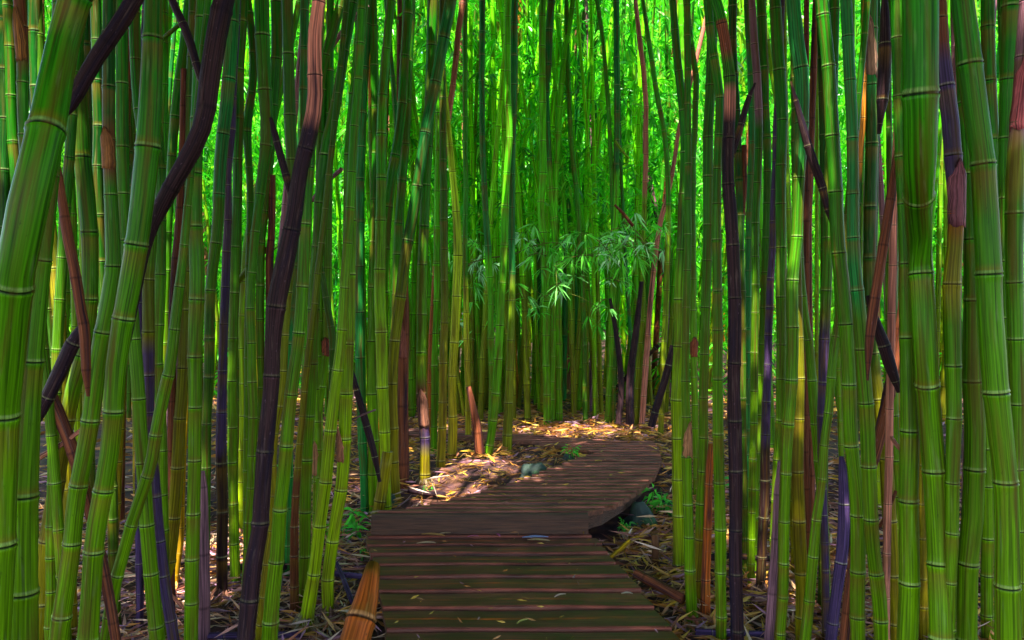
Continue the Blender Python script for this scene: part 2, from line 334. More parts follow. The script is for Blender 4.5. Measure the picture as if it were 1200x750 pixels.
# ------------------------------------------------------------------ traced culms: style | flags | x,y,w ...
# flags: d<number> depth in m; s stops at both traced ends; u stops at the upper end; k rough old trunk; z no label class
RAW = """
d||3,0,9 6,150,14 5,230,13 4,400,13
g|T|86,0,34 74,45,34 55,150,40 36,230,43 20,307,42 11,400,39 4,487,37 -2,600,36 -8,750,36
g||70,0,14 66,100,14 62,200,16 48,308,21 35,450,25 28,578,32 25,693,33 26,750,35
g||10,0,12 14,150,12 18,194,12 24,300,12
n,72,g|d2.6|22,0,13 27,72,13 28,150,12 36,260,12 50,400,12
d||41,0,15 42,43,15 45,150,14 50,250,14 58,400,13
g|d3.0|97,0,12 89,80,11 84,150,11 78,230,12 72,330,12
d|d4|102,0,9 103,150,10 104,300,10
d,140,n,197,g|d2.5|128,0,14 127,75,14 128,200,14 132,300,17 131,330,19 116,415,20 105,503,20 90,582,20 84,650,20 74,705,21 68,750,22
g|d2.35|180,0,20 177,90,24 173,170,27 166,250,26 159,301,25 137,418,23 128,523,21 113,615,22 106,698,22 102,750,24
g|d2.9|142,0,13 144,167,14 147,281,13 156,380,14 161,450,15 163,491,15 170,583,16 176,665,17 182,733,17 184,750,18
g,476,o|d3.1|86,0,16 92,100,17 97,181,19 103,250,19 105,311,18 101,400,17 88,450,17 80,490,17 70,545,17 60,610,19 54,657,19 51,700,18 49,750,17
d|d3.4|112,0,12 115,150,12 115,222,12 118,300,12 124,420,12
y,350,o|d3.3|50,120,12 57,230,12 63,300,13 68,350,15 72,420,14 76,500,12 80,600,12
b|d5|80,150,10 86,300,10 90,420,9 92,520,9
n|s d2.3|64,170,4 70,215,9 80,280,12 86,310,12 95,365,12 99,387,13 101,430,11 103,460,7
k|s d2.45|100,380,13 92,391,15 80,412,17 66,445,17 50,477,15 36,505,12
n|u k d2.62|44,395,8 54,450,14 65,477,15 82,520,14 101,580,13 120,660,12 135,745,12
k|s k d2.2|175,-28,17 157,0,18 140,28,19 115,65,18 95,100,18 85,120,15 74,138,8
k|u k d2.6|270,-30,24 262,0,24 252,50,24 245,95,23 238,145,21 222,182,20 205,212,19 190,240,18 178,268,13 168,300,12
k|s d2.62|196,-18,9 202,0,9 220,40,10 234,88,9 242,112,8
n|u d3.3|216,81,8 215,150,9 213,200,9 211,260,11 207,310,12 204,350,11 202,400,9 201,500,9
p|d3.4|171,0,8 168,55,8 166,100,9 165,150,9 164,220,9 163,400,9
g,320,o,412,p|d3.0|158,0,13 160,100,12 172,200,12 177,280,13 175,320,13 174,380,14 174,412,14 175,450,13 176,515,10 181,560,13 186,620,13 196,700,13 204,750,13
g|d3.2|178,0,13 180,100,13 188,206,12 187,337,13 185,410,12 189,500,12 192,640,12
g|d2.7|224,200,8 214,300,10 207,360,12 199,429,13 194,450,14 184,503,14 176,550,14 157,605,14 149,632,14 134,686,14 128,730,15 125,750,15
b|d4.6|192,0,10 193,105,9 191,200,9 194,300,8 196,380,8 193,500,8
g|d3.9|222,0,12 215,60,11 207,120,11 200,200,10 195,300,10 192,450,9
g|d2.9|238,0,14 233,100,15 229,200,16 229,252,16 231,320,17 230,364,17 228,465,15 227,557,15 226,634,16 224,709,16 224,750,16
o|d3.3|224,120,11 221,250,11 219,300,12 216,348,12 215,433,13 211,500,14 208,563,15 203,617,15 197,664,15 194,703,13 196,745,12
l|d3.6 u|210,380,6 203,450,10 200,500,11 197,543,12 193,620,12 190,690,12
y|d3.9|216,500,8 213,560,9 212,625,8 208,657,8 205,690,8
l|d3.2 u k|237,552,6 238,580,11 238,620,13 239,700,14 239,752,14
t,230,g,350,d|d3.6|273,0,15 267,107,15 259,179,14 255,262,13 246,341,12 245,417,12 242,487,11 241,551,11 240,640,11
p,535,k|B|275,90,7 272,150,8 268,200,8 267,250,9 265,317,10 263,375,10 262,410,10 261,450,11 259,503,12 259,553,13 260,600,13 260,650,13 260,704,13
g|d3.9|284,0,12 280,100,12 278,216,11 276,268,11 275,337,11 273,405,11 272,464,11 272,520,11 273,568,11 275,640,12
g|d4.0|290,0,9 297,60,9 296,100,9 289,150,11 291,190,8 293,232,8 292,300,8 290,450,8
b|d4.7|312,180,8 300,230,8 290,280,8 286,330,9 284,383,9 285,430,9 285,497,9 284,543,9 282,620,9
g|d3.6|307,0,17 310,84,16 313,150,15 308,200,12 302,250,10 297,300,10 294,345,10 294,395,10 296,450,11 297,489,11 295,560,10 290,640,10
g|d4|324,0,13 325,58,13 321,120,11 317,170,10 312,230,10 305,300,10 306,450,9
n|u d4|319,205,8 318,275,8 316,300,9 316,345,9 314,480,9
i,140,k|k d2.7|374,0,15 369,40,16 369,80,17 369,120,18 362,160,19 352,200,18 344,255,19 335,300,22 325,350,22 320,400,18 318,450,18 311,525,19 307,575,19 304,620,20 297,660,21 292,710,21 288,750,21
k|s d2.72|318,140,6 322,155,8 329,182,9 336,208,9 342,232,8
o|d3.2|336,0,13 337,57,13 340,137,14 343,200,13 341,300,11 335,376,10 330,450,10 321,520,9 320,600,9 314,650,10 309,700,11 304,742,11
t|d4|357,0,10 356,88,10 355,150,11 350,220,11 346,300,11 342,400,11
g|d4.3|400,0,10 389,40,12 380,80,11 377,120,10 375,180,10 374,300,10
g|B|414,0,10 404,60,11 394,120,12 384,170,15 377,230,15 373,290,14 369,330,14 366,398,14 363,472,14 359,540,14 357,602,14 357,653,14 354,714,14
o,560,n|B|366,380,8 360,430,8 355,480,8 350,530,8 346,590,9 345,650,10 345,722,11
g|d2.95|374,0,14 369,100,13 361,210,13 358,270,13 355,333,14 349,405,14 342,450,15 338,490,15 335,536,16 328,594,16 325,643,17 319,700,18 316,750,19
b|B|426,0,12 420,70,13 413,150,15 410,209,15 409,294,16 409,376,17 405,453,16 403,525,15 400,565,15 394,605,15 389,639,15 384,684,15 386,724,15
b|B|404,330,11 399,400,12 393,450,13 388,500,14 382,557,15 375,617,15 369,670,15 362,713,17 359,738,18
g|d4.3|385,250,10 384,340,10 382,417,10 376,464,9 373,495,9 371,552,9 370,640,9
d|s d4.1|372,290,4 377,320,6 384,360,8 389,395,8 388,450,8
t|d5|433,0,11 428,72,10 424,150,10 422,260,10 421,350,11 422,430,12 424,500,11 428,600,10
k|s d4.1|408,422,5 413,440,7 420,465,8 430,500,9 438,530,8 444,560,7
g|d5.0|437,0,9 439,92,10 441,150,10 440,229,11 438,300,12 437,353,13 436,450,13 437,500,13 438,600,12
b|d4.9|459,0,11 455,35,10 450,90,11 447,150,12 446,228,12 446,300,13 445,353,14 448,430,14 450,500,13 452,563,12 453,600,12
e,130,y,240,e|d5.4|434,0,7 435,150,7 437,240,7 439,300,7 442,375,8 443,450,8 444,560,8
g|d5.2|479,0,12 474,80,11 468,150,11 457,218,12 451,290,12 449,380,12 452,450,12 456,560,12
g|d5.6|480,50,10 476,150,10 470,230,10 466,290,10 462,400,10 460,520,10
t,210,d,300,o|B|530,-10,14 515,70,13 503,130,13 492,195,12 484,250,13 474,310,13 466,370,13 461,430,12 460,480,12 462,550,12 464,588,12
o|s h B|455,529,13 451,556,14 446,590,15 442,612,16
n|u k B|475,322,7 474,370,11 473,420,12 472,470,13 472,520,15 471,572,17
g,450,n,498,p,529,o|B|507,0,13 504,100,12 500,200,12 496,300,12 495,359,12 493,420,12 495,470,12 497,500,12 498,528,12 497,567,14
i,260,r|d6.4|544,-10,7 538,33,7 531,95,7 524,150,7 517,225,7 513,280,7 508,350,7 505,430,7 503,530,7
i,70,t,160,g|d6.8|560,-10,7 550,45,7 544,75,7 541,110,8 538,160,8 536,230,8 535,300,8 533,420,8
t,300,g|d7.6|565,0,7 565,150,7 568,230,7 572,300,8 575,352,7 575,400,8 577,450,8 576,507,8
y|B|525,150,7 530,200,8 535,250,9 536,300,11 534,372,11 530,450,10 531,500,11 530,534,12
d,330,y|d7.2|545,0,6 545,150,6 546,215,6 545,300,6 546,354,7 548,450,7 549,515,7
g|d7|596,-10,7 595,58,7 595,118,8 597,150,8 595,191,8 592,250,9 590,300,9 587,353,9 585,400,10 582,450,10 577,500,10 573,532,10
t,330,o|d7.1|603,-10,9 602,80,9 601,150,8 600,200,8 600,300,8 599,400,9 597,450,10 595,529,12
o|d6.9|520,250,9 521,350,9 519,430,10 518,500,10 517,545,11
g|d7.4|512,0,9 514,150,9 512,300,9 509,420,9 508,530,9
g|d8.6|636,0,8 635,88,8 636,150,9 636,200,9 634,250,9 638,300,9 640,400,9 641,497,9
t,200,g|d9|646,-5,9 643,50,9 640,120,8 644,200,8 652,300,8 655,400,8 655,495,8
g|d9|672,-5,6 665,45,6 658,100,7 653,160,7 650,300,7 648,495,7
d|d8.8|698,-10,5 707,50,5 711,100,5 714,150,5 718,250,5 719,400,6 718,497,6
d|d9.2|664,0,5 668,150,6 675,220,6 679,270,6 683,350,6 686,495,6
t,200,g|d8.7|722,0,7 723,80,7 723,150,7 720,300,8 716,400,8 712,497,8
i,230,o|d8.9|744,-5,5 750,50,6 755,90,6 757,150,6 754,300,6 750,400,7 745,499,7
d,250,o|d8.2|756,20,5 765,80,6 771,115,6 779,160,6 783,230,6 782,320,7 778,420,7 774,510,7
i|d7.5 u|829,15,5 815,75,5 803,120,5 796,150,5 790,190,5 781,235,6 774,260,6 768,300,6 762,360,6 757,430,7 752,500,7
l|d7.7|750,120,5 757,190,6 766,235,6 773,270,6 778,310,6 783,380,6 786,470,6
g,300,b|B|788,-5,8 793,60,9 798,110,10 802,150,12 803,200,13 801,250,13 799,300,13 797,340,14 796,390,14 794,450,14 793,498,13 794,560,13 795,624,14 796,672,15
g|B|806,150,8 806,300,9 804,382,9 803,450,10 805,535,12 807,600,12 808,658,13 811,734,14
g|d5.2|803,-5,7 811,60,7 816,95,7 815,130,7 812,200,7 812,300,8 813,400,8 815,500,8
g,620,o|B|834,60,12 832,118,12 830,150,12 830,194,12 829,283,11 827,366,11 825,443,11 824,516,11 822,583,12 819,641,12 818,691,12 820,722,12
r|B u|834,520,8 831,560,9 829,620,10 827,680,11 826,728,13
g|d3.2|829,-5,10 833,40,10 839,80,10 844,115,10 842,160,10 840,217,10 839,260,11 840,320,11 840,373,12 841,420,12 842,513,13 843,577,13 844,631,14 844,684,13 845,750,13
g,24,n,75,o,100,i,130,k|k d3.0|836,-10,13 845,24,13 851,60,13 855,91,14 855,130,14 853,200,14 856,250,15 859,300,15 861,350,15 861,400,15 860,450,15 861,503,16 862,560,16 862,600,15 862,650,16 863,700,16 864,752,16
n|u d4|872,170,6 872,220,7 869,260,7 866,300,8 864,340,8 864,400,8
k|s d3.05|884,100,4 876,120,7 868,148,8 859,177,8 852,200,7
d|d4|859,0,10 859,50,9 861,90,9 864,150,9 867,250,9 870,400,9 871,560,9 872,650,9 876,740,9
t|d4.4|876,-5,8 877,40,8 880,90,8 881,150,8 878,250,8 876,400,8
l,150,g|d3.9|881,-5,8 884,50,9 888,110,9 889,160,9 886,250,9 885,350,9 884,450,9 882,560,9
p,520,k|B|916,20,6 913,90,7 909,150,7 908,200,7 906,250,8 905,300,8 902,347,9 901,382,9 900,425,9 898,481,10 896,532,11 896,580,12 893,630,11 891,698,11
g|d4|892,-5,11 894,67,11 897,130,10 899,186,9 899,237,9 897,307,10 895,376,10 892,439,10 889,498,10 886,549,10 884,600,10 882,670,10
g|d3.7|908,-5,13 911,50,14 914,90,14 916,150,12 915,233,12 915,313,12 916,391,11 915,465,11 912,532,11 909,600,11 907,680,11
t,200,g|d3|929,-5,15 934,50,17 940,90,17 940,150,15 936,225,13 932,290,13 928,337,14 928,443,14 924,500,14 921,541,13 919,600,13 918,640,13 916,706,13 914,752,13
g|d3.5|934,150,9 937,300,10 944,380,10 948,405,10 953,470,11 958,530,11 964,600,11 968,700,11
n|d3.9|952,120,8 949,200,9 947,250,9 947,300,9 948,360,8 950,500,9
o|d3.2|934,300,10 936,420,12 936,480,12 935,547,14 937,606,15 938,657,15 939,700,13 938,748,12
o|d4|927,560,8 929,615,8 930,640,7 931,720,7
n|d3.6|945,380,7 945,480,8 943,525,9 946,600,9
l|d3.1 u k|914,540,5 911,580,9 909,640,11 905,700,12 902,752,13
g|d2.9|986,330,8 981,380,9 977,410,10 972,472,10 966,520,10 962,571,10 957,605,11 952,659,12 949,700,12 944,752,13
k|s d2.9|928,100,4 936,130,7 943,155,9 952,185,10 961,212,10 968,238,8 974,262,4
g,350,o,390,p|d3.2|978,0,12 976,100,12 972,200,12 970,300,12 968,356,12 966,390,12 964,450,11 963,520,9 966,620,9
p|u d3|986,535,5 988,560,12 989,600,14 986,650,14 979,700,13 973,752,13
g|d2.7|963,-5,15 969,60,15 975,150,16 979,220,16 982,277,16 988,340,17 993,397,17 995,450,16 997,509,16 1002,560,16 1005,607,17 1005,697,17 1006,752,17
t,350,g|d2.6|991,-5,13 995,80,13 998,150,13 999,230,13 1001,298,14 1006,350,15 1009,396,16 1012,450,17 1015,489,17 1018,570,17 1022,643,16 1030,705,17 1032,752,16
e,200,d|d3|1016,-5,9 1012,90,9 1009,150,10 1006,180,10 1004,240,10 1003,300,10 1002,420,10
t,130,d,440,o|d3|1021,-5,15 1020,65,15 1021,150,14 1020,230,14 1019,291,14 1019,360,13 1024,430,14 1033,490,14 1038,533,15 1042,600,16 1045,653,16 1046,700,16 1048,752,15
g|T|1078,-5,39 1080,60,39 1080,145,38 1077,200,35 1075,250,30 1079,294,26 1085,400,27 1089,476,26 1095,560,26 1101,641,26 1104,752,27
g|d2.3|1050,-5,14 1053,100,13 1057,200,14 1060,260,15 1062,310,17 1063,370,18 1065,436,19 1067,500,21 1066,569,22 1065,693,23 1062,752,24
i|d2.6|1053,-5,13 1054,55,12 1053,115,11 1051,165,10 1048,220,9 1046,320,9
k|s d2.4|1036,-10,9 1037,30,11 1037,70,15 1035,105,14 1031,150,8
n,60,p,235,r,266,y,354,g|d2.2|1101,-5,15 1104,54,16 1109,100,18 1113,130,19 1118,200,19 1121,240,17 1120,285,17 1117,320,19 1116,354,20 1117,400,19 1118,478,17 1116,606,15 1113,700,14 1112,752,14
g|d2.05|1128,-5,24 1131,20,25 1136,60,26 1142,120,27 1150,181,26 1154,240,27 1158,300,28 1160,355,27 1165,420,28 1172,500,27 1177,560,26 1179,620,26 1179,680,27 1181,752,29
g|d2.25|1125,-5,13 1129,100,14 1134,178,15 1137,240,17 1139,317,18 1140,380,20 1141,445,22 1143,500,23 1141,565,23 1138,620,24 1133,664,23 1132,752,23
g|d2.8|1158,-5,15 1159,93,15 1163,160,14 1168,237,13 1172,300,13 1174,370,13 1176,500,13
g|d2.5|1184,-5,20 1183,43,19 1181,120,16 1178,187,14 1177,300,14 1178,400,14
l,153,y,238,g|d2.15|1204,-5,15 1199,60,15 1196,110,15 1193,153,17 1190,200,20 1189,238,20 1189,300,19 1190,358,18 1191,450,17 1192,520,16 1196,650,15 1198,752,15
g|d3.2|1154,400,9 1155,475,10 1157,560,13 1157,620,14 1157,690,14 1158,742,14
o|d3.2|1079,400,9 1079,560,10 1080,640,11 1082,742,11
n|s d2.35|1053,160,4 1048,200,8 1044,230,10 1036,280,11 1030,320,11 1023,367,12 1019,400,10 1017,440,5
k|s d2.4|1018,350,8 1025,375,11 1035,402,14 1043,428,14 1053,455,12
n|u k d2.8|1057,350,7 1052,410,13 1044,450,14 1031,510,14 1015,570,13 1001,650,12 990,745,12
g|d3.3|1057,120,10 1051,250,12 1046,310,14 1044,370,14 1045,440,13 1050,560,12
d|d3.6|962,-5,10 964,100,10 965,181,10 967,297,10 966,450,10
"""

# ------------------------------------------------------------------ ground form
def sst(a, b, t):
    t = min(1, max(0, (t - a) / (b - a))); return t * t * (3 - 2 * t)
def gz(x, y):
    z = .2 * sst(4.5, 6.0, y)
    z += .05 * math.sin(x * 2.1 + 1) * math.sin(y * 1.7) * sst(1.3, 2.2, abs(x)) 
    return z
def at_ground(x, y):
    z = 0.
    for _ in range(30): p = at_z(x, y, z); z = .5 * z + .5 * gz(p[0], p[1])
    return p

def px_radius(w, depth): return w * depth / F / 2


def traced(line, idx):
    style, flags, pts = line.split('|')
    pts = [tuple(float(q) for q in p.split(',')) for p in pts.split()]
    fl = flags.split(); r_ = random.Random(idx)
    d = None
    for q in fl:
        if q[0] == 'd': d = float(q[1:])
    lastx, lasty, lastw = pts[-1]
    if 'B' in fl or (d and d > 6.3 and lasty < 560): d = at_ground(lastx, lasty)[1]
    if d is None:
        w = np.mean([p[2] for p in pts if p[1] > 350] or [pts[-1][2]])
        D = .045 + (w - 12) * .0012; d = min(3.3, D * F / w)
    ds = [d] * len(pts)
    if 'T' in fl:
        ds = [min(d * 1.04, max(d * .86, d * (lastw / p[2]) ** .4)) for p in pts]
    P = [at_depth(p[0], p[1], dd) for p, dd in zip(pts, ds)]
    R = [px_radius(p[2], dd) for p, dd in zip(pts, ds)]
    P = P[::-1]; R = R[::-1]
    if 's' in fl and 'h' not in fl:
        for e, f_ in ((0, 1), (-1, -2)):
            v = P[e] - P[f_]; P[e] = P[e] + v * .15; R[e] *= .6
    if 's' not in fl:
        v = P[0] - P[1]; s = max(-.25, min(.25, v[0] / (v[2] - 1e-6) if v[2] < -1e-3 else 0))
        g = gz(P[0][0], P[0][1]) - .06
        if P[0][2] > g + .02:
            n = 3 if P[0][2] - g > .5 else 1; p0 = P[0].copy(); dz = p0[2] - g
            for k in range(1, n + 1):
                t = k / n; q = p0 + np.array([-s * dz * (t - .4 * t * t), 0, -dz * t])
                P.insert(0, q); R.insert(0, R[0])
    if 's' not in fl and 'u' not in fl:
        v = P[-1] - P[-2]; s = max(-.4, min(.4, v[0] / (v[2] + 1e-6)))
        p0 = P[-1].copy(); r0 = R[-1]; H = r_.uniform(6.5, 9.0)
        dy = r_.uniform(-.3, .5); z0 = p0[2]
        if H > z0 + .3:
            for k in range(1, 6):
                t = k / 5; h = (H - z0) * t
                P.append(p0 + np.array([s * h * (1 - .5 * t), dy * t * t * (H - z0) * .25, h])); R.append(r0 * (1 - .6 * t))
    big = R[len(R) // 2] * 2 / d * F > 18
    name = 'bamboo_culm'
    t0 = style.split(',')[0]
    dead = t0 in DEADT and len(style.split(',')) == 1
    if dead or 'k' in fl: name = 'dead_bamboo_culm'
    rough = .05 if 'k' in fl else (.05 if dead and t0 in 'nl' else 0)
    o = make_culm(name, P, R, style, sides=24 if big else 16, rough=rough, cap=('u' in fl or 's' in fl), hollow='h' in fl,
                  seed=idx, spacing=4.4 if not dead else 6, mat=M_DEAD if name[0] == 'd' else None)
    CULMS.append(dict(o=o, P=P, R=R, style=style, fl=fl, d=d, pts=pts, dead=name[0] == 'd', row='front' if d < 4.2 else 'middle' if d < 5.9 else 'bend', idx=idx))
    return o

LINES = [l for l in RAW.strip().split('\n') if l.strip()]
for i, l in enumerate(LINES): traced(l, i)

# ------------------------------------------------------------------ boardwalk
def edges_from(pts, z): 
    q = [at_z(x, y, z) for x, y in pts]; q.sort(key=lambda p: p[1]); return [p[1] for p in q], [p[0] for p in q]
def boards(name, ylist, lf, rf, z, parent, thick=.035, ochre=.0, tilt=0.0, gap=.008, seed=1, tone=1.0):
    r_ = random.Random(seed); V = []; Fc = []; Cc = []
    nx = 40
    for (ya, yb) in ylist:
        ya2, yb2 = ya + gap / 2, yb - gap / 2
        jz = r_.uniform(-.002, .002); jit = r_.uniform(.75, 1.25) * tone
        rows = [(0, -thick), (0, -.011), (0, -.006), (.006 / (yb2 - ya2), 0), (.010 / (yb2 - ya2), 0.0001), (.43, 0), (.46, 0), (.56, 0), (.59, 0), (1 - .004 / (yb2 - ya2), -.0), (1, -.005), (1, -thick)]
        k0 = len(V); oj = r_.uniform(.3, 1.2); ox = r_.uniform(.3, .7); ee = .012 if tone == 1 else .003; e = r_.uniform(-ee, ee); e2 = r_.uniform(-ee, ee)
        for (t, dz) in rows:
            y = ya2 + (yb2 - ya2) * t; xl = lf(y) + e; xr = rf(y) + e2
            for j in range(nx + 1):
                s = j / nx; x = xl + (xr - xl) * s
                zz = z + dz + jz + tilt * (.5 - t) - (.002 * math.sin(s * 9 + ya * 40))
                V.append((x, y + .012 * (x), zz))
                c = (np.array([1.4, .92, .8]) if ochre > .5 else np.array([1.1, .95, .9])) * jit
                if ochre and t in (.46, .56):
                    m = oj * math.exp(-((s - ox) / .45) ** 2) * r_.uniform(.25, 1.1) * ochre
                    c = c * (1 - min(1, m)) + np.array([6.0, 2.3, .15]) * min(1, m)
                if dz == -.006: c = c * (np.array([1.7, 1.5, 2.0]) if tone == 1 else np.array([1.8, 1.5, 2.0]))  # lilac highlight painted along each board's front lip
                Cc.append(c)
        nr = len(rows)
        for a in range(nr - 1):
            for j in range(nx):
                q = k0 + a * (nx + 1) + j; Fc.append((q, q + 1, q + nx + 2, q + nx + 1))
        Fc.append(tuple(k0 + a * (nx + 1) for a in range(nr))[::-1]); Fc.append(tuple(k0 + a * (nx + 1) + nx for a in range(nr)))
    me = mesh_from(name, V, Fc, np.array(Cc), M_DECK, smooth=False)
    return add_obj(name, me, parent=parent)
def box_path(name, pts, w, zt, zb, mat, parent=None, rnd=.012):
    """a long squared beam following pts (x,y) with eased edges"""
    V = []; Fc = []; n = len(pts)
    for i, (x, y) in enumerate(pts):
        a = np.array(pts[max(0, i - 1)]); b = np.array(pts[min(n - 1, i + 1)]); d = (b - a) / np.linalg.norm(b - a); nrm = np.array([-d[1], d[0]])
        for (o, z) in [(-w/2, zb), (-w/2, zt - rnd), (-w/2 + rnd, zt), (w/2 - rnd, zt), (w/2, zt - rnd), (w/2, zb)]:
            V.append((x + nrm[0] * o, y + nrm[1] * o, z))
    for i in range(n - 1):
        for j in range(6):
            q = i * 6 + j; q2 = i * 6 + (j + 1) % 6; Fc.append((q, q2, q2 + 6, q + 6))
    Fc.append(tuple(range(5, -1, -1))); Fc.append(tuple(range((n - 1) * 6, n * 6)))
    return add_obj(name, mesh_from(name, V, Fc, None, mat, smooth=False), parent=parent)

Z1, Z2 = .14, .24
lA, lB = at_z(430, 622, Z1), at_z(455, 750, Z1); rA, rB = at_z(690, 622, Z1), at_z(800, 750, Z1)
L1 = lambda y: lB[0] + (lA[0] - lB[0]) * (y - lB[1]) / (lA[1] - lB[1])
R1 = lambda y: rB[0] + (rA[0] - rB[0]) * (y - rB[1]) / (rA[1] - rB[1])
seams = [at_z(600, y, Z1)[1] for y in (629, 638.5, 649, 661, 676, 692.5, 712.5, 738)]
ys = [seams[0] + .12] + seams
y = seams[-1]
while y > -1.2: y -= .2; ys.append(y)
def empty(name, loc=(0, 0, 0)):
    o = bpy.data.objects.new(name, None); COL.objects.link(o); o.location = loc; o.empty_display_size = .1; return o
bw1 = tag(empty('boardwalk'), 'dark wet near stretch of boardwalk with ochre bands running to the step', None, None, 'structure')
ylist1 = [(ys[i + 1], ys[i]) for i in range(len(ys) - 1)]
boards('planks', ylist1, L1, R1, Z1, bw1, ochre=1.3, tilt=.012, gap=.014, seed=3)
for s, fn in ((1, L1), (-1, R1)):
    box_path('edge_beam', [(fn(yy) + s * .06, yy) for yy in np.linspace(-1.2, 4.3, 12)], .06, Z1 - .04, -.08, M_BEAM, bw1)

bw2 = tag(empty('boardwalk'), 'raised far stretch of narrow brown boards curving off to the left', None, None, 'structure')
Ly, Lx = edges_from([(440, 600), (480, 594), (520, 587), (560, 577), (600, 566), (650, 546), (672, 538), (700, 530)], Z2)
Ry, Rx = edges_from([(687, 600), (720, 592), (750, 574), (768, 558), (776, 540), (772, 524), (766, 518)], Z2)
Ny, Nx = edges_from([(700, 530), (640, 520), (604, 516), (536, 512), (480, 509), (440, 507.5)], Z2)
Fy, Fx = edges_from([(766, 518), (720, 517), (650, 511), (602, 507.5), (536, 504), (480, 501.5), (440, 500)], Z2)
yF0 = Ly[0]
Lf = lambda y: float(np.interp(y, Ly + Ny[1:], Lx + Nx[1:])) if y < Ly[-1] else float(np.interp(y, Ny, Nx))
def Rf(y):
    if y <= Ry[-1]: return float(np.interp(y, Ry, Rx))
    return float(np.interp(y, Fy, Fx))
yl = []; y = yF0
while y < Fy[-1] - .02: yl.append((y, min(y + .088, Fy[-1]))); y += .088
boards('planks', yl, Lf, Rf, Z2, bw2, thick=.03, ochre=.05, tilt=.010, gap=.012, seed=5, tone=1.5)
x0, x1 = at_z(438, 600, Z2)[0], at_z(688, 600, Z2)[0]
box_path('riser_board', [(x, yF0 - .045 + .012 * x) for x in np.linspace(x0, x1, 14)], .07, Z2 + .003, Z1 - .03, M_BEAM, bw2, rnd=.022)
box_path('edge_beam', [(Rf(yy) - .11, yy) for yy in np.linspace(yF0 + .04, 6.2, 14)], .05, Z2 - .034, Z2 - .12, M_BEAM, bw2)
box_path('edge_beam', [(Lf(yy) + .035, yy) for yy in np.linspace(yF0 + .04, Ly[-1], 14)] + [(x, float(np.interp(-x, [-q for q in Nx], Ny)) + .04) for x in np.linspace(.55, -1.1, 8)], .05, Z2 - .034, Z2 - .15, M_BEAM, bw2)
def post(x, y, w, h, label):
    p = at_ground(x, y); r = px_radius(w, p[1])
    z1 = p[2] + h * p[1] / F
    V, Fc, C_ = tube([p + [0, 0, -.08], [p[0] + .004, p[1], p[2] + (z1 - p[2]) * .5], [p[0], p[1], z1]], [r, r * .97, r * .92], lambda q: np.array([.17, .07, .03]), sides=12, nodes=[], rough=.04, cap=True)
    o = add_obj('wooden_post', mesh_from('wooden_post', V - (p + [0, 0, -.08]), Fc, C_, M_DEAD), tuple(p + [0, 0, -.08]))
    tag(o, label, 'post'); return o
post(683, 633, 11, 30, 'short rust brown post at the right corner of the boardwalk step')
post(767, 662, 9, 36, 'short brown stub post standing in litter right of the near boardwalk')

# ------------------------------------------------------------------ ground sheet
gx = np.concatenate([[-150, -90, -50, -30, -20], np.arange(-14, 14.01, .25), [20, 30, 50, 90, 150]]); gy = np.concatenate([[-60, -30, -15, -8], np.arange(-4, 16.01, .25), np.arange(17, 34, 1.5), [45, 70, 110, 180]])
V = []; 
for b in gy:
    for a in gx:
        z = gz(a, b) + (rng.normal(0, .008) if abs(a) < 14 and b < 16 else 0)
        if Lx and (-1.0 < a < 1.4 and -1.5 < b < 4.6): z = min(z, -.02)
        if 4.4 < b < 7.4 and a < 1.4: z = min(z, .175)
        V.append((a, b, z))
nxg = len(gx); Fc = np.array([(j * nxg + i, j * nxg + i + 1, (j + 1) * nxg + i + 1, (j + 1) * nxg + i) for j in range(len(gy) - 1) for i in range(nxg - 1)])
tag(add_obj('ground', mesh_from('ground', V, Fc, None, M_GROUND)), None, None, None, 'structure')

# ------------------------------------------------------------------ leaves
def leaf_mesh_arrays(base, direc, length, width, cols, droop=.25, bend=None):
    n = len(base); d = direc / (np.linalg.norm(direc, axis=1)[:, None] + 1e-9)
    rv = rng.normal(size=(n, 3)); w = np.cross(d, rv); w /= np.linalg.norm(w, axis=1)[:, None] + 1e-9
    nrm = np.cross(d, w)
    L = length[:, None]; W = width[:, None]
    mid = base + d * L * .38
    tip = base + d * L + np.array([0, 0, -1.]) * L * droop
    fold = nrm * W * .18
    v = np.stack([base, mid + w * W / 2 + fold, tip, mid - w * W / 2 + fold], 1).reshape(-1, 3)
    f = np.arange(n * 4).reshape(n, 4)
    c = np.repeat(cols, 4, 0)
    return v, f, c
def clusters(centres, per, lmin, lmax, pal, wr=.14, spread=.5, down=.5, droop=.25):
    n = len(centres) * per
    b = np.repeat(centres, per, 0)
    ax = rng.normal(size=(len(centres), 3)); ax[:, 2] = -np.abs(ax[:, 2]) * .4 - down * .6
    ax /= np.linalg.norm(ax, axis=1)[:, None]
    d = np.repeat(ax, per, 0) + rng.normal(size=(n, 3)) * spread
    L = rng.uniform(lmin, lmax, n); b = b + d * rng.uniform(0, .25, n)[:, None] * L[:, None]
    pal = np.array(pal); cc = pal[rng.integers(0, len(pal), len(centres))]; c = np.repeat(cc, per, 0) * rng.uniform(.65, 1.35, (n, 1))
    return leaf_mesh_arrays(b, d, L, L * wr, c, droop)
PAL_LEAF = [(.22, .80, .015), (.10, .75, .01), (.14, .80, .04), (.06, .52, .01), (.10, .62, .015), (.03, .38, .01), (.16, .66, .02), (.05, .45, .03), (.02, .26, .01), (.22, .62, .03)]
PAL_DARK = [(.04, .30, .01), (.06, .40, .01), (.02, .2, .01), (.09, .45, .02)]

def frustum_pts(n, y0, y1, z0, z1, pad=1.0, ypow=1.0, zpow=1.0):
    y = y0 + (y1 - y0) * rng.random(n) ** ypow
    x = rng.uniform(-1, 1, n) * (.68 * y + pad)
    z = z0 + (z1 - z0) * rng.random(n) ** zpow
    return np.stack([x, y, z], 1)
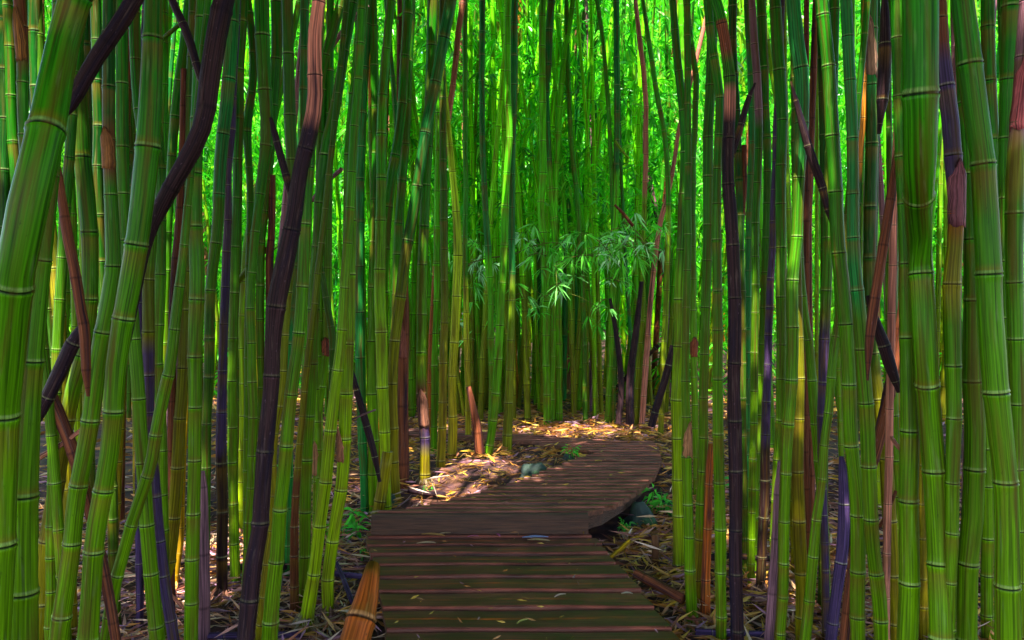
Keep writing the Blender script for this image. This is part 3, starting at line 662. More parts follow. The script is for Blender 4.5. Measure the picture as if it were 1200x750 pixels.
# leaves hanging among the far culms (what the picture shows glowing between the stems)
arr = []
def keep_noise(c, thr, f=.55):
    k = np.sin(c[:, 0] * f * 2.1 + 1.3) + np.sin(c[:, 2] * f * 2.9 + c[:, 1]) + np.sin(c[:, 0] * f * 4.7 - c[:, 2] * 2.2 * f) * .7
    return c[k > thr]
c = keep_noise(frustum_pts(26000, 7.7, 13, 2.0, 6.5), -.7); arr.append(clusters(c, 6, .11, .2, PAL_LEAF, .15))
c = frustum_pts(17000, 13, 21, 1.2, 9.5); arr.append(clusters(c, 6, .15, .26, PAL_LEAF, .17))
c = frustum_pts(17000, 20, 27, .2, 12.5); arr.append(clusters(c, 6, .26, .42, PAL_LEAF, .2))
c = frustum_pts(15000, 27, 36, .2, 17); arr.append(clusters(c, 6, .5, .8, PAL_LEAF, .22))
c = frustum_pts(8500, 8.8, 19, .1, 2.4, ypow=1.3); sx_ = c[:, 0] / c[:, 1]; c = c[(np.abs(sx_ - .05) > .14) | (rng.random(len(c)) < .12)]; arr.append(clusters(c, 5, .1, .2, PAL_LEAF, .15))
def merge(arr):
    V = []; Fc = []; C_ = []; k = 0
    for v, f, c in arr: V.append(v); Fc.append(f + k); C_.append(c); k += len(v)
    return np.vstack(V), np.vstack(Fc), np.vstack(C_)
v, f, c = merge(arr)
tag(add_obj('bamboo_foliage', mesh_from('bamboo_foliage', v, f, c, M_LEAF)), 'bright green bamboo foliage hanging among the far culms', 'foliage', None, 'stuff')
# unseen roof of leaves over the near grove, its clumps and gaps shaped for shade
arr = []
n = 32000
c = np.stack([rng.uniform(-10, 10, n), rng.uniform(-5.5, 5.3, n), rng.uniform(4.1, 7.5, n)], 1)
c[:, 2] += np.maximum(0, c[:, 1] - 5) * .55
n2_ = 5000; zz = rng.uniform(4.2, 7.5, n2_); c2 = np.stack([rng.uniform(-1.1, 1.15, n2_) - zz * .138, rng.uniform(2.3, 5.0, n2_) - zz * .514, zz], 1); c = np.vstack([c, c2])  # unseen clumps added to keep sun spots off the near boards
n2_ = 1500; zz = rng.uniform(5.2, 8, n2_); c2 = np.stack([rng.uniform(-1.2, 1.9, n2_) - zz * .138, rng.uniform(8.4, 10.0, n2_) - zz * .514, zz], 1); c = np.vstack([c, c2])  # unseen clumps added to shade the low back thicket
hx = c[:, 0] + c[:, 2] * .138; hy = c[:, 1] + c[:, 2] * .514      # where each leaf clump's shadow lands
gapm = (((hx + .42) / .72) ** 2 + ((hy - 5.75) / .85) ** 2 < 1) | (((hx - 1.35) / .38) ** 2 + ((hy - 4.2) / 1.0) ** 2 < 1) | (((hx - .5) / 1.3) ** 2 + ((hy - 7.3) / .42) ** 2 < 1)
gapm |= ((hx + 1.45) / .45) ** 2 + ((hy - 4.4) / .9) ** 2 < 1
c = c[~gapm | (rng.random(len(c)) < .06)]  # gaps shaped to let sun through onto chosen patches
arr.append(clusters(c, 6, .22, .4, PAL_DARK, .22))
v, f, c = merge(arr)
tag(add_obj('shade_canopy_foliage', mesh_from('shade_canopy_foliage', v, f, c * .45, M_ROOF)), 'unseen dense roof of bamboo leaves shaped to shade the near grove', 'foliage', None, 'stuff')

# ------------------------------------------------------------------ more culms: random fill
def free(x, y):
    if abs(x) < 1.9 and y < 4.6: return False
    if 4.3 < y < 7.5 and -1.35 < x < 1.75: return False
    if 6.2 < y < 7.5 and x < 1.75: return False
    return True
placed = [(q['P'][0][0], q['P'][0][1]) for q in CULMS]
def rand_culm(x, y, idx, far, sides, style, dia, row, H=None, quick=False):
    r_ = random.Random(1000 + idx)
    g = gz(x, y) - .05; H = H or r_.uniform(7.5, 11) * (1 + max(0, y - 9) * .06)
    lx = r_.gauss(0, .055); ly = r_.gauss(0, .03); cx = r_.gauss(0, .012)
    n = 7; P = []; R = []
    wob = r_.gauss(0, .03)
    for k in range(n):
        t = k / (n - 1); z = g + (H - g) * t
        P.append(np.array([x + lx * z + cx * z * z * .5 + wob * math.sin(t * 7), y + ly * z, z])); R.append(dia / 2 * (1 - .55 * t))
    if quick: return P, R, style
    dead = style in DEADT
    name = 'dead_bamboo_culm' if dead else 'bamboo_culm'
    o = make_culm(name, P, R, style, sides=sides, far=far, seed=idx, spacing=5.0 if not far else 6)
    CULMS.append(dict(o=o, P=P, R=R, style=style, fl=[], d=y, pts=None, dead=dead, row=row, idx=idx))
r2 = random.Random(11)
def pick(tbl):
    t = r2.random() * sum(w for _, w in tbl)
    for s, w in tbl:
        t -= w
        if t <= 0: return s
    return tbl[-1][0]
cnt = 0; tries = 0
while cnt < 84 and tries < 5000:       # between the front culms and the thicket, either side
    tries += 1
    y = r2.uniform(3.9, 8.5); x = r2.uniform(-.72 * y, .72 * y)
    if not free(x, y): continue
    sx = 600 + F * x / y
    if 380 < sx < 830 and y < 7.5: continue
    if any((x - a) ** 2 + (y - b) ** 2 < .035 for a, b in placed): continue
    placed.append((x, y)); cnt += 1
    rand_culm(x, y, 200 + cnt, False, 12, pick([('g', 5), ('o', 3), ('b', 2), ('d', 2), ('t', 1), ('n', 1), ('l', .5)]), r2.uniform(.034, .06), 'middle' if y < 5.9 else 'bend')
cand = []
for _ in range(80):
    for _t in range(40):
        y = r2.uniform(7.65, 9.8); x = r2.uniform(-.17, .2) * y
        if not any((x - a) ** 2 + (y - b) ** 2 < .010 for a, b in placed): placed.append((x, y)); cand.append((x, y)); break
tries = 0
while len(cand) < 620 and tries < 40000:
    tries += 1
    y = 7.6 + 15.5 * r2.random() ** 1.15; x = r2.uniform(-1, 1) * (.68 * y + .6)
    if any((x - a) ** 2 + (y - b) ** 2 < .012 for a, b in placed): continue
    placed.append((x, y)); cand.append((x, y))
cand.sort(key=lambda q: q[1])
n_ind = 299 - len(CULMS)
TB = [('g', 5), ('o', 4), ('b', 2.5), ('d', 2), ('t', 1.2), ('y', .6), ('i', .3), ('n', .5), ('e', .3)]
for k, (x, y) in enumerate(cand[:n_ind]):
    rand_culm(x, y, 300 + k, True, 10, pick(TB if not (y < 9.8 and -.17 < x / y < .2) else [('b,330,o', 4), ('b,300,g', 3), ('g,360,o', 3), ('n', .7), ('b,280,y', .6)]), r2.uniform(.038, .07), 'thicket')  # centre culms get lit-looking bright tops painted into their tones
V = []; Fc = []; C_ = []; G = []; k0 = 0
for k, (x, y) in enumerate(cand[n_ind:]):
    P, R, st = rand_culm(x, y, 900 + k, True, 6, pick(TB), r2.uniform(.045, .075), 'far', quick=True)
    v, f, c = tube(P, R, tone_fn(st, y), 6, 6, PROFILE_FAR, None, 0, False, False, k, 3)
    G.append(LASTGR[0]); V.append(v); Fc.append(np.asarray(f) + k0); C_.append(c); k0 += len(v)
tag(add_obj('bamboo_thicket', mesh_from('bamboo_thicket', np.vstack(V), np.vstack(Fc), np.vstack(C_), M_CULM, grain=np.vstack(G))), 'mass of slim culms deep in the far bamboo thicket', 'bamboo thicket', None, 'stuff')

# ------------------------------------------------------------------ leafy branches over the bend
def branch(p0, p1, ncl, size, label, droop=.25):
    a = np.array(p0); b = np.array(p1); L = np.linalg.norm(b - a)
    root = empty('leafy_branch', tuple(a)); tag(root, label, 'branch', 'leafy branches over the path bend')
    mids = [a * (1 - t) + b * t + np.array([0, 0, math.sin(t * 3.1) * L * .06]) for t in (0, .35, .7, 1)]
    cen = []
    for k in range(ncl):
        t = rng.uniform(.1, 1); q = a * (1 - t) + b * t; q = q + rng.normal(size=3) * [.07, .09, .05] * (1 + size); cen.append(q)
    tc_ = lambda q: np.array([.10, .13, .02]); SV = []; SF = []; SC = []; SG = []; k0 = 0
    parts_ = [(mids, [.007, .006, .004, .002])]
    for q in cen:
        t = min(.98, max(.02, float(np.dot(q - a, b - a)) / L ** 2 - .08)); m0 = a * (1 - t) + b * t + np.array([0, 0, math.sin(t * 3.1) * L * .06])
        parts_.append(([m0, (m0 + q) / 2 + [0, 0, .02], q], [.003, .0025, .0015]))
    for pp, rr_ in parts_:
        v, f, c = tube(pp, rr_, tc_, sides=6, spacing=12, profile=PROFILE_FAR, fk=3)
        SV.append(v - a); SF += [tuple(i + k0 for i in q) for q in f]; SC.append(c); SG.append(LASTGR[0]); k0 += len(v)
    add_obj('stem', mesh_from('stem', np.vstack(SV), SF, np.vstack(SC), M_CULM, grain=np.vstack(SG)), parent=root)
    v, f, c = clusters(np.array(cen), 8, .085 * size, .14 * size, [(.18, .75, .06), (.25, .78, .16), (.10, .6, .04), (.45, .8, .42)], .14, .55, .9, droop)
    add_obj('leaves', mesh_from('leaves', v - a, f, c, M_LEAF), parent=root)
B = at_depth
branch(B(760, 285, 7.2), B(690, 292, 6.9), 12, 1.1, 'leafy bamboo branch reaching left below the pink crossing culms')
branch(B(745, 300, 7.1), B(745, 270, 6.6), 9, 1.1, 'bushy spray of bamboo leaves just right of the path bend')
branch(B(700, 300, 7.3), B(650, 312, 6.7), 9, 1.15, 'pale lit spray of bamboo leaves hanging in the middle of the far thicket')
branch(B(600, 300, 7.4), B(660, 285, 6.8), 9, 1.0, 'leafy branch reaching right from the twin dark culms')
branch(B(640, 300, 7.4), B(615, 305, 6.7), 8, 1.0, 'small leaf spray directly right of the twin dark culms')
branch(B(612, 350, 7.5), B(606, 345, 7.1), 4, .9, 'low leaf cluster beside the twin dark culms')
branch(B(712, 350, 7.5), B(696, 366, 7.0), 5, 1.0, 'drooping star of leaves low over the path bend')
branch(B(725, 330, 7.5), B(702, 330, 7.0), 4, .9, 'small drooping leaf tuft above the low star of leaves')
branch(B(590, 300, 7.2), B(516, 326, 6.8), 5, .9, 'thin leafy twig sloping down left across the bright culms')
branch(B(550, 310, 7.4), B(525, 350, 6.9), 7, 1.0, 'leaf spray behind the sloping twig near the pink culm')
branch(B(560, 285, 7.6), B(540, 290, 7.0), 6, 1.0, 'bright leaf tuft left of the twin dark culms')
branch(B(520, 375, 7.4), B(524, 370, 7.0), 3, .8, 'little low leaf tuft by the yellow green culm')
branch(B(730, 260, 7.3), B(765, 300, 6.8), 10, 1.1, 'thick leaf spray at the right end of the leafy row over the bend')
branch(B(690, 275, 7.3), B(720, 305, 6.8), 9, 1.1, 'wide fan of leaves between the pale spray and the bushy spray')
branch(B(660, 330, 7.4), B(640, 350, 7.0), 6, 1.0, 'leaf fan low in the thicket, left below the pale spray')
branch(B(868, 240, 5.0), B(895, 300, 4.9), 1, .8, 'nearly bare green side shoot right of the right twisted trunk')
branch(B(290, 330, 4.2), B(330, 285, 4.2), 1, .8, 'nearly bare green side shoot left of the left twisted trunk')
branch(B(880, 62, 5.5), B(868, 78, 5.4), 3, .9, 'small leaf fan high beside the right twisted trunk')

# bare sticks slung through the grove
def stick(style, pts, d0, d1, label, name='dead_bamboo_stick', sides=12, rough=.0, mat=None):
    n = len(pts); P = []; R = []
    for i, (x, y, w) in enumerate(pts):
        d = d0 + (d1 - d0) * i / (n - 1); P.append(at_depth(x, y, d)); R.append(px_radius(w, d))
    o = make_culm(name, P, R, style, sides=sides, rough=rough, cap=True, spacing=7, seed=int(pts[0][0]), mat=mat or (M_DEAD if style in DEADT else M_CULM))
    tag(o, label, 'stick'); return o
stick('l', [(430, 5, 6), (405, 32, 6), (385, 60, 6), (360, 92, 5)], 4.4, 4.6, 'pale grey blue stick sloping across the top left beside the pink brown trunk')
stick('o', [(240, 2, 5), (215, 25, 5), (195, 42, 5), (178, 58, 5)], 4.3, 4.5, 'thin olive stick sloping behind the forked dark culm at top left')
stick('l', [(400, 198, 5), (385, 212, 5), (365, 235, 5)], 5.0, 5.2, 'short pale stick lying across the culms right of the left twisted trunk')
stick('o', [(312, 292, 7), (295, 310, 7), (270, 340, 7)], 4.1, 4.2, 'green stick sloping down left from the left twisted trunk')
stick('i', [(96, 503, 5), (70, 522, 6), (42, 538, 7)], 2.6, 2.65, 'pale broken stick jammed between the big left culms')
stick('i', [(1043, 510, 4), (1050, 520, 5), (1056, 527, 5)], 2.6, 2.5, 'short pale broken stick between the big right culms')
stick('i', [(195, 692, 4), (207, 704, 4), (216, 714, 4)], 3.1, 3.1, 'small tan stick leaning in the litter at lower left')
stick('n', [(1050, 575, 4), (1040, 600, 4), (1030, 618, 4)], 2.7, 2.7, 'small brown stick between the leaning right culms')
stick('l', [(412, 492, 2), (425, 486, 2), (440, 480, 2)], 3.9, 3.8, 'thin tan twig crossing the blue black leaning stick')
stick('o', [(721, 165, 3), (730, 178, 3), (737, 186, 3)], 6.5, 6.5, 'tiny olive twig among the far culms at right')
stick('n', [(720, 240, 3), (730, 250, 4), (742, 265, 4)], 6.6, 6.6, 'short brown twig sloping down right above the leafy bend')
stick('k', [(703, 470, 5), (722, 455, 5), (745, 430, 5), (772, 405, 5)], 8.6, 8.6, 'long blackened stick sloping up right behind the bend')
stick('k', [(763, 500, 9), (768, 480, 9), (779, 445, 9), (789, 405, 8)], 6.3, 6.3, 'stout blackened stick leaning on the bright right culm')
stick('k', [(738, 497, 10), (739, 440, 9), (745, 390, 8), (752, 330, 5)], 7.1, 7.3, 'thick rotten brown trunk standing right of the path bend', rough=.06)
stick('k', [(725, 497, 7), (728, 450, 7), (722, 390, 6), (715, 350, 4)], 7.2, 7.4, 'rotten dark brown trunk left of the thicker rotten one', rough=.06)
stick('n', [(562, 531, 12), (559, 500, 11), (553, 470, 8), (549, 453, 6)], 6.0, 6.0, 'leaning brown rotten stump with a pale broken tip', name='rotten_stump', rough=.05)
stick('r', [(410, 765, 38), (420, 728, 35), (428, 700, 29), (433, 678, 22), (436, 664, 17)], 2.9, 3.15, 'thick glossy rust brown log end leaning at the near left boardwalk corner', name='log', sides=24, mat=M_CULM)
stick('p', [(243, 745, 8), (300, 744, 8), (352, 743, 8)], 3.2, 3.2, 'purple grey fallen culm lying flat at the bottom left', name='fallen_culm')
stick('k', [(335, 664, 8), (300, 663, 8), (245, 668, 6)], 3.95, 4.0, 'black fallen culm lying flat behind the left twisted trunk', name='fallen_culm')
stick('p', [(390, 672, 7), (408, 674, 7), (440, 678, 7)], 3.75, 3.7, 'blue black fallen culm ending behind the rust brown log', name='fallen_culm')
stick('p', [(394, 660, 5), (404, 683, 6), (413, 706, 6)], 3.8, 3.5, 'slim lilac fallen stick crossing the blue black fallen culm', name='fallen_culm')
stick('p', [(815, 740, 8), (860, 742, 8), (900, 743, 8)], 3.22, 3.2, 'purple grey fallen culm lying flat at the bottom right', name='fallen_culm')
stick('k', [(828, 654, 8), (860, 652, 8), (905, 655, 7)], 3.95, 4.0, 'black fallen culm lying flat behind the right twisted trunk', name='fallen_culm')
stick('n', [(745, 672, 12), (775, 688, 13), (800, 702, 12)], 3.7, 3.5, 'short brown log lying beside the right boardwalk edge', name='log', rough=.05)
stick('k', [(478, 574, 7), (500, 578, 7), (522, 580, 7)], 5.2, 5.2, 'blue black fallen culm on the litter left of the raised boards', name='fallen_culm')
stick('l', [(520, 545, 6), (560, 541, 7), (580, 543, 6)], 5.9, 5.9, 'dull grey fallen culm lying across the leaf litter island', name='fallen_culm')
stick('y', [(713, 655, 5), (725, 645, 5), (738, 633, 5)], 4.1, 4.2, 'thin yellow cane lying in litter right of the step', name='fallen_culm')
stick('l', [(1147, 690, 12), (1157, 690, 12), (1168, 691, 12)], 3.3, 3.3, 'lilac cut culm end lying between the big culms at bottom right', name='fallen_culm')

# ------------------------------------------------------------------ leaf litter
def litter(n, xr, yr, pal, lmin, lmax, wr, reject=None, up=.012):
    x = rng.uniform(*xr, n); y = rng.uniform(*yr, n)
    m = np.ones(n, bool)
    for i in range(n):
        if reject and reject(x[i], y[i]): m[i] = False
    x, y = x[m], y[m]; n = len(x)
    z = np.array([gz(a, b) for a, b in zip(x, y)]) + rng.random(n) * up * 2 + .004
    th = rng.uniform(0, 6.28, n); d = np.stack([np.cos(th), np.sin(th), rng.normal(0, .22, n)], 1)
    L = rng.uniform(lmin, lmax, n); pal = np.array(pal); c = pal[rng.integers(0, len(pal), n)] * rng.uniform(.6, 1.3, (n, 1))
    return leaf_mesh_arrays(np.stack([x, y, z], 1), d, L, L * wr, c, .02)
def on_deck(x, y):
    if y < 4.42: return L1(y) - .0 < x < R1(y) + .0
    if y < Fy[-1]: return Lf(min(y, Fy[-1])) < x < Rf(min(y, Fy[-1]))
    return False
PAL_WARM = [(.62,.36,.03), (.66,.40,.07), (.55,.22,.02), (.40,.16,.02), (.58,.34,.06), (.34,.12,.02), (.5,.22,.08), (.22,.08,.04), (.40,.20,.26)]
PAL_PINK = [(.62, .30, .24), (.66, .36, .18), (.38, .13, .08), (.7, .5, .38), (.42, .20, .30), (.6, .25, .05), (.55, .30, .06), (.16, .07, .09), (.5, .36, .2)]
arr = [litter(9000, (-1.6, 1.9), (4.4, 8.2), PAL_WARM, .05, .13, .12, on_deck),
       litter(2600, (-3.2, 3.2), (6.5, 9.2), PAL_WARM, .06, .14, .2, on_deck),
       litter(5200, (.35, 1.9), (2.4, 5.2), PAL_WARM + PAL_PINK[:3], .05, .17, .12, on_deck, .025),
       litter(8000, (-3.6, -.45), (2.4, 4.9), PAL_PINK, .05, .16, .12, on_deck, .02),
       litter(8000, (1.2, 3.8), (2.4, 6), PAL_PINK, .05, .16, .12, on_deck, .02),
       litter(2500, (-3.5, -.5), (2.4, 5.5), PAL_PINK, .1, .2, .09, on_deck, .05),
       litter(2500, (.7, 3.5), (2.4, 5.5), PAL_PINK + PAL_WARM[:2], .1, .2, .09, on_deck, .05),
       litter(6000, (-8, 8), (5.5, 13), PAL_WARM, .08, .2, .2, on_deck, .02)]
def deck_litter(n, x0, x1, y0, y1, z):
    x = rng.uniform(x0, x1, n); y = rng.uniform(y0, y1, n); m = np.array([on_deck(a, b) for a, b in zip(x, y)]); x, y = x[m], y[m]; n = len(x)
    th = rng.uniform(0, 6.28, n); d = np.stack([np.cos(th), np.sin(th), rng.normal(0, .04, n)], 1); L = rng.uniform(.015, .06, n); pal = np.array(PAL_WARM)
    return leaf_mesh_arrays(np.stack([x, y, np.full(n, z + .012)], 1), d, L, L * .2, pal[rng.integers(0, len(pal), n)] * rng.uniform(.5, 1.1, (n, 1)), .0)
arr.append(deck_litter(150, -1, 1, 2.3, 4.3, Z1)); arr.append(deck_litter(260, -.8, 1.3, 4.5, 6.8, Z2))
v, f, c = merge(arr)
tag(add_obj('leaf_litter', mesh_from('leaf_litter', v, f, c, M_LITTER, smooth=False)), 'dry yellow, pink and brown bamboo leaves covering the ground', 'leaf litter', None, 'stuff')

def fallen_leaf(x, y, z, ang, L, col, label):
    p = at_z(x, y, z + .006); V = []; Fc = []
    w = L * .13
    for i in range(7):
        t = i / 6; ww = w * math.sin(math.pi * (t * .92 + .04)) ** .8; zz = .004 * math.sin(t * 3.1) + .003
        for s in (-1, 0, 1): V.append((t * L, s * ww, zz + (.004 if s else 0)))
    for i in range(6):
        for j in range(2): q = i * 3 + j; Fc.append((q, q + 1, q + 4, q + 3))
    o = add_obj('fallen_leaf', mesh_from('fallen_leaf', V, Fc, np.tile(col, (len(V), 1)), M_LITTER), tuple(p)); o.rotation_euler = (0, 0, ang)
    tag(o, label, 'leaf', 'dry leaves lying on the boardwalk')
for a in [(494, 627, Z1, -.2, .13, (.55, .3, .08), 'curled orange leaf just below the left end of the step'),
          (512, 628, Z1, .5, .08, (.5, .35, .2), 'small tan leaf beside the curled orange leaf under the step'),
          (548, 630, Z1, .1, .06, (.55, .12, .25), 'small pink leaf at the foot of the step, left of the middle'),
          (586, 630, Z1, 2., .05, (.5, .1, .3), 'tiny magenta leaf at the foot of the step in the middle'),
          (612, 631, Z1, .05, .14, (.25, .28, .5), 'bluish grey leaf pile at the foot of the step, right of the middle'),
          (618, 634, Z1, -.1, .12, (.5, .28, .14), 'brown leaf lying against the bluish leaf'),
          (488, 638, Z1, .1, .1, (.6, .38, .25), 'pale orange leaf on the second board below the step'),
          (650, 701, Z1, .6, .06, (.6, .4, .35), 'small pink tan leaf on the near boards at right'),
          (606, 732, Z1, .7, .06, (.5, .4, .1), 'small yellow leaf on the nearest ochre band'),
          (728, 697, Z1, .0, .05, (.6, .5, .4), 'tiny pale leaf near the right edge of the near boards'),
          (697, 541, Z2, .0, .05, (.75, .55, .06), 'tiny yellow leaf on the raised boards at the bend')]: fallen_leaf(*a)

# ------------------------------------------------------------------ rocks, seedlings
def rock(x, y, w, h, label, seed, mat=M_ROCK):
    import bmesh
    p = at_ground(x, y); s = px_radius(w, p[1]); hh = h * p[1] / F
    bm = bmesh.new(); bmesh.ops.create_icosphere(bm, subdivisions=4, radius=1)
    r_ = np.random.default_rng(seed); ph = r_.uniform(0, 6.28, 9)
    for v in bm.verts:
        c = v.co; k = 1 + .16 * math.sin(c.x * 3 + ph[0]) * math.sin(c.y * 3.4 + ph[1]) + .10 * math.sin(c.z * 5 + c.x * 4 + ph[2]) + .05 * math.sin(c.x * 11 + ph[3]) * math.sin(c.z * 10 + ph[4])
        v.co = Vector((c.x * s * k, c.y * s * .8 * k, max(-.3, c.z) * hh * k))
    me = bpy.data.meshes.new('mossy_rock'); bm.to_mesh(me); bm.free(); me.materials.append(mat)
    me.polygons.foreach_set('use_smooth', np.full(len(me.polygons), True))
    tag(add_obj('mossy_rock', me, (p[0], p[1], p[2] - .01)), label, 'rock')
rock(625, 558, 34, 17, 'blue green rock on the litter beside the raised boards', 1)
rock(752, 614, 42, 26, 'dark mossy rock under the right edge of the raised boards', 2)
rock(455, 592, 26, 16, 'small moss covered lump at the left end of the step', 3)
rock(783, 600, 22, 16, 'small mossy stone beside the bright seedling at right', 4)
rock(665, 540, 20, 8, 'low green mossed stone by the bend of the boards', 5)
def seedling(x, y, h, n, label, col=(.08, .55, .05)):
    p = at_ground(x, y); s = h * p[1] / F
    root = empty('seedling', tuple(p)); tag(root, label, 'seedling', 'bright green seedlings on the forest floor')
    V, Fc, C_ = tube([(0, 0, -.02), (.01, 0, s * .5), (0, 0, s * .9)], [.003, .0025, .0015], lambda q: np.array([.1, .2, .03]), sides=6, nodes=[], fk=3)
    add_obj('stem', mesh_from('stem', V, Fc, C_, M_CULM), parent=root)
    cen = np.stack([rng.normal(0, s * .2, n), rng.normal(0, s * .2, n), rng.uniform(.35 * s, s, n)], 1)
    v, f, c = clusters(cen, 6, .35 * s, .6 * s, [col, (col[0] * 1.5, col[1] * 1.15, col[2])], .24, .8, .1, .3)
    add_obj('leaves', mesh_from('leaves', v, f, c, M_LEAF), parent=root)
seedling(412, 632, 34, 9, 'bright seedling left of the step, behind the rust brown log')
seedling(425, 655, 14, 4, 'tiny seedling at the left edge of the near boards')
seedling(774, 602, 34, 9, 'bright seedling right of the raised boards beside the bright culm')
seedling(290, 590, 40, 8, 'tall wiry seedling left of the left twisted trunk')
seedling(874, 590, 40, 8, 'tall wiry seedling right of the right twisted trunk')
seedling(668, 540, 16, 7, 'low green seedling by the mossed stone at the bend')
seedling(730, 628, 16, 10, 'spreading green seedling in the litter right of the step')
seedling(703, 448, 10, 3, 'faint far seedling under the thicket') if False else None
seedling(500, 582, 12, 5, 'little green seedling on the litter left of the raised boards')

# ------------------------------------------------------------------ sheaths and root skirts (parts of culms)
def near_culm(x, y, dmax=99):
    best = None
    for q in CULMS:
        if q['pts'] is None or 's' in q['fl']: continue
        for a, b in zip(q['pts'][:-1], q['pts'][1:]):
            if min(a[1], b[1]) - 30 <= y <= max(a[1], b[1]) + 30:
                t = (y - a[1]) / (b[1] - a[1] + 1e-6); xx = a[0] + (b[0] - a[0]) * t
                if best is None or abs(xx - x) < best[0]: best = (abs(xx - x), q)
    return best[1]
def sheath(x, y0, y1, col, wrap=2.2, facing=-1.57, puff=1.12):
    q = near_culm(x, (y0 + y1) / 2); P, R = smooth_path(q['P'], q['R']); d = q['d']; o = q['o']
    za = at_depth(x, y0, d)[2]; zb = at_depth(x, y1, d)[2]
    V = []; n = 12; m = 9
    for i in range(n + 1):
        t = i / n; z = za + (zb - za) * t; cx = np.interp(z, P[:, 2], P[:, 0]); cy = np.interp(z, P[:, 2], P[:, 1]); r = np.interp(z, P[:, 2], R)
        half = wrap * (1 - t ** 2.2) * rng.uniform(.82, 1.1) + .06; rr = r * (puff + .35 * t * t)
        for j in range(m):
            a = facing + half * (j / (m - 1) * 2 - 1) / 1.0
            V.append((cx + math.cos(a) * rr, cy + math.sin(a) * rr, z + (za - zb) * -.03 * rng.uniform(-1, 1) + .004 * math.sin(j * 2.1 + i)))
    Fc = [(i * m + j, i * m + j + 1, (i + 1) * m + j + 1, (i + 1) * m + j) for i in range(n) for j in range(m - 1)]
    V = np.array(V); cc = np.tile(np.array(col) * .6, (len(V), 1)) * rng.uniform(.8, 1.2, (len(V), 1))
    gr = np.array([(math.cos(j * .5) * 1.5, math.sin(j * .5) * 1.5, i * .015) for i in range(n + 1) for j in range(m)])
    s = add_obj('sheath', mesh_from('sheath', V - np.array(o.location), Fc, cc, M_DEAD, grain=gr), parent=o)
    s.modifiers.new('thickness', 'SOLIDIFY').thickness = .0015
    return s
sheath(377, 556, 516, (.55, .24, .10), 1.3, -1.9)
sheath(809, 534, 494, (.55, .24, .10), 1.3, -1.2)
sheath(494, 500, 455, (.30, .12, .07), 1.5)
sheath(407, 540, 500, (.40, .15, .07), 1.0, -2.3)
sheath(1122, 265, 190, (.30, .10, .12), 2.0)
sheath(1194, 153, 60, (.45, .10, .10), 2.0)
sheath(1020, 90, 15, (.35, .20, .12), 1.5, -2.4)
sheath(27, 72, 10, (.30, .12, .02), 1.3)
sheath(127, 198, 150, (.28, .11, .03), 1.6)
sheath(475, 420, 375, (.30, .09, .06), 1.2, -2.0)
sheath(384, 417, 395, (.32, .08, .03), 2.2)
sheath(814, 418, 395, (.32, .08, .03), 2.2)
def roots(x, y, h, col):
    q = near_culm(x, y - 10); o = q['o']; d = q['d']; b = np.array(q['P'][0]); r = q['R'][0]; s = h * d / F; n = 160
    th = rng.uniform(0, 6.28, n); base = np.stack([np.cos(th) * r * .7, np.sin(th) * r * .7, rng.uniform(.5, 1.0, n) * s + .05], 1)
    dd = np.stack([np.cos(th) * .8, np.sin(th) * .8, rng.uniform(-2.2, -.6, n)], 1); Lr = rng.uniform(.5, 1.1, n) * s
    v, f, c = leaf_mesh_arrays(base, dd, Lr, np.full(n, .008), np.array(col) * rng.uniform(.4, 1.4, (n, 1)), .1)
    add_obj('root_fringe', mesh_from('root_fringe', v, f, c, M_LITTER), parent=o)
roots(260, 704, 22, (.35, .16, .10)); roots(891, 698, 22, (.35, .16, .10)); roots(358, 738, 25, (.35, .3, .12)); roots(385, 724, 22, (.3, .16, .1))
roots(811, 734, 16, (.35, .3, .12)); roots(497, 567, 12, (.3, .2, .1))

# ------------------------------------------------------------------ labels for every culm
def x_at(q, y=430):
    P, R = smooth_path(q['P'], q['R'], 3); best = None
    for p, r in zip(P, R):
        X, Y_, d_ = proj(p)
        if best is None or abs(Y_ - y) < best[0]: best = (abs(Y_ - y), X, 2 * r * F / d_)
    return best[1], best[2]
SPECIAL = {}
def special(x, y, label):
    q = near2(x, y); q['label'] = label; return q
def near2(x, y):
    best = None
    for q in CULMS:
        if q['pts'] is None or 'label' in q: continue
        for a, b in zip(q['pts'][:-1], q['pts'][1:]):
            if a[1] <= y <= b[1] + 1e-6:
                t = (y - a[1]) / (b[1] - a[1] + 1e-6); xx = a[0] + (b[0] - a[0]) * t
                if best is None or abs(xx - x) < best[0]: best = (abs(xx - x), q)
    return best[1]
S = special
S(320, 400, 'thick twisted blackened trunk, pink brown at the top, left of the boardwalk')
S(861, 400, 'thick twisted blackened trunk, green and orange at the top, right of the boardwalk')
S(262, 410, 'purple black upright culm with a frayed base, left of the left twisted trunk')
S(900, 425, 'purple black upright culm with a frayed base, right of the right twisted trunk')
S(95, 100, 'long blackened culm sloping down left from the top left corner')
S(246, 95, 'forked blackened culm sloping down from the top to the left side')
S(220, 40, 'slim blue black fork leaning into the forked blackened culm')
S(86, 310, 'red brown dead culm leaning right between the big left culms')
S(80, 412, 'blue black dead stick meeting the red brown culm at the far left')
S(66, 477, 'dark brown splintered dead culm leaning right at the far left')
S(1036, 280, 'red brown dead culm leaning left between the big right culms')
S(1035, 402, 'blue black dead stick below the red brown culm at the far right')
S(1044, 450, 'dark brown splintered dead culm leaning left at the far right')
S(952, 185, 'purple black stick leaning right between the upper right culms')
S(868, 148, 'short black fork joining the right twisted trunk')
S(329, 182, 'short black fork joining the left twisted trunk')
S(420, 465, 'blue black stick leaning right beside the brightest left culm')
S(217, 150, 'brown cut off culm with a flat top against the bright leaves at left')
S(317, 275, 'reddish brown cut off culm beside the left twisted trunk')
S(871, 220, 'reddish purple cut off culm beside the right twisted trunk')
S(405, 453, 'brightest thick green culm, left of the boardwalk')
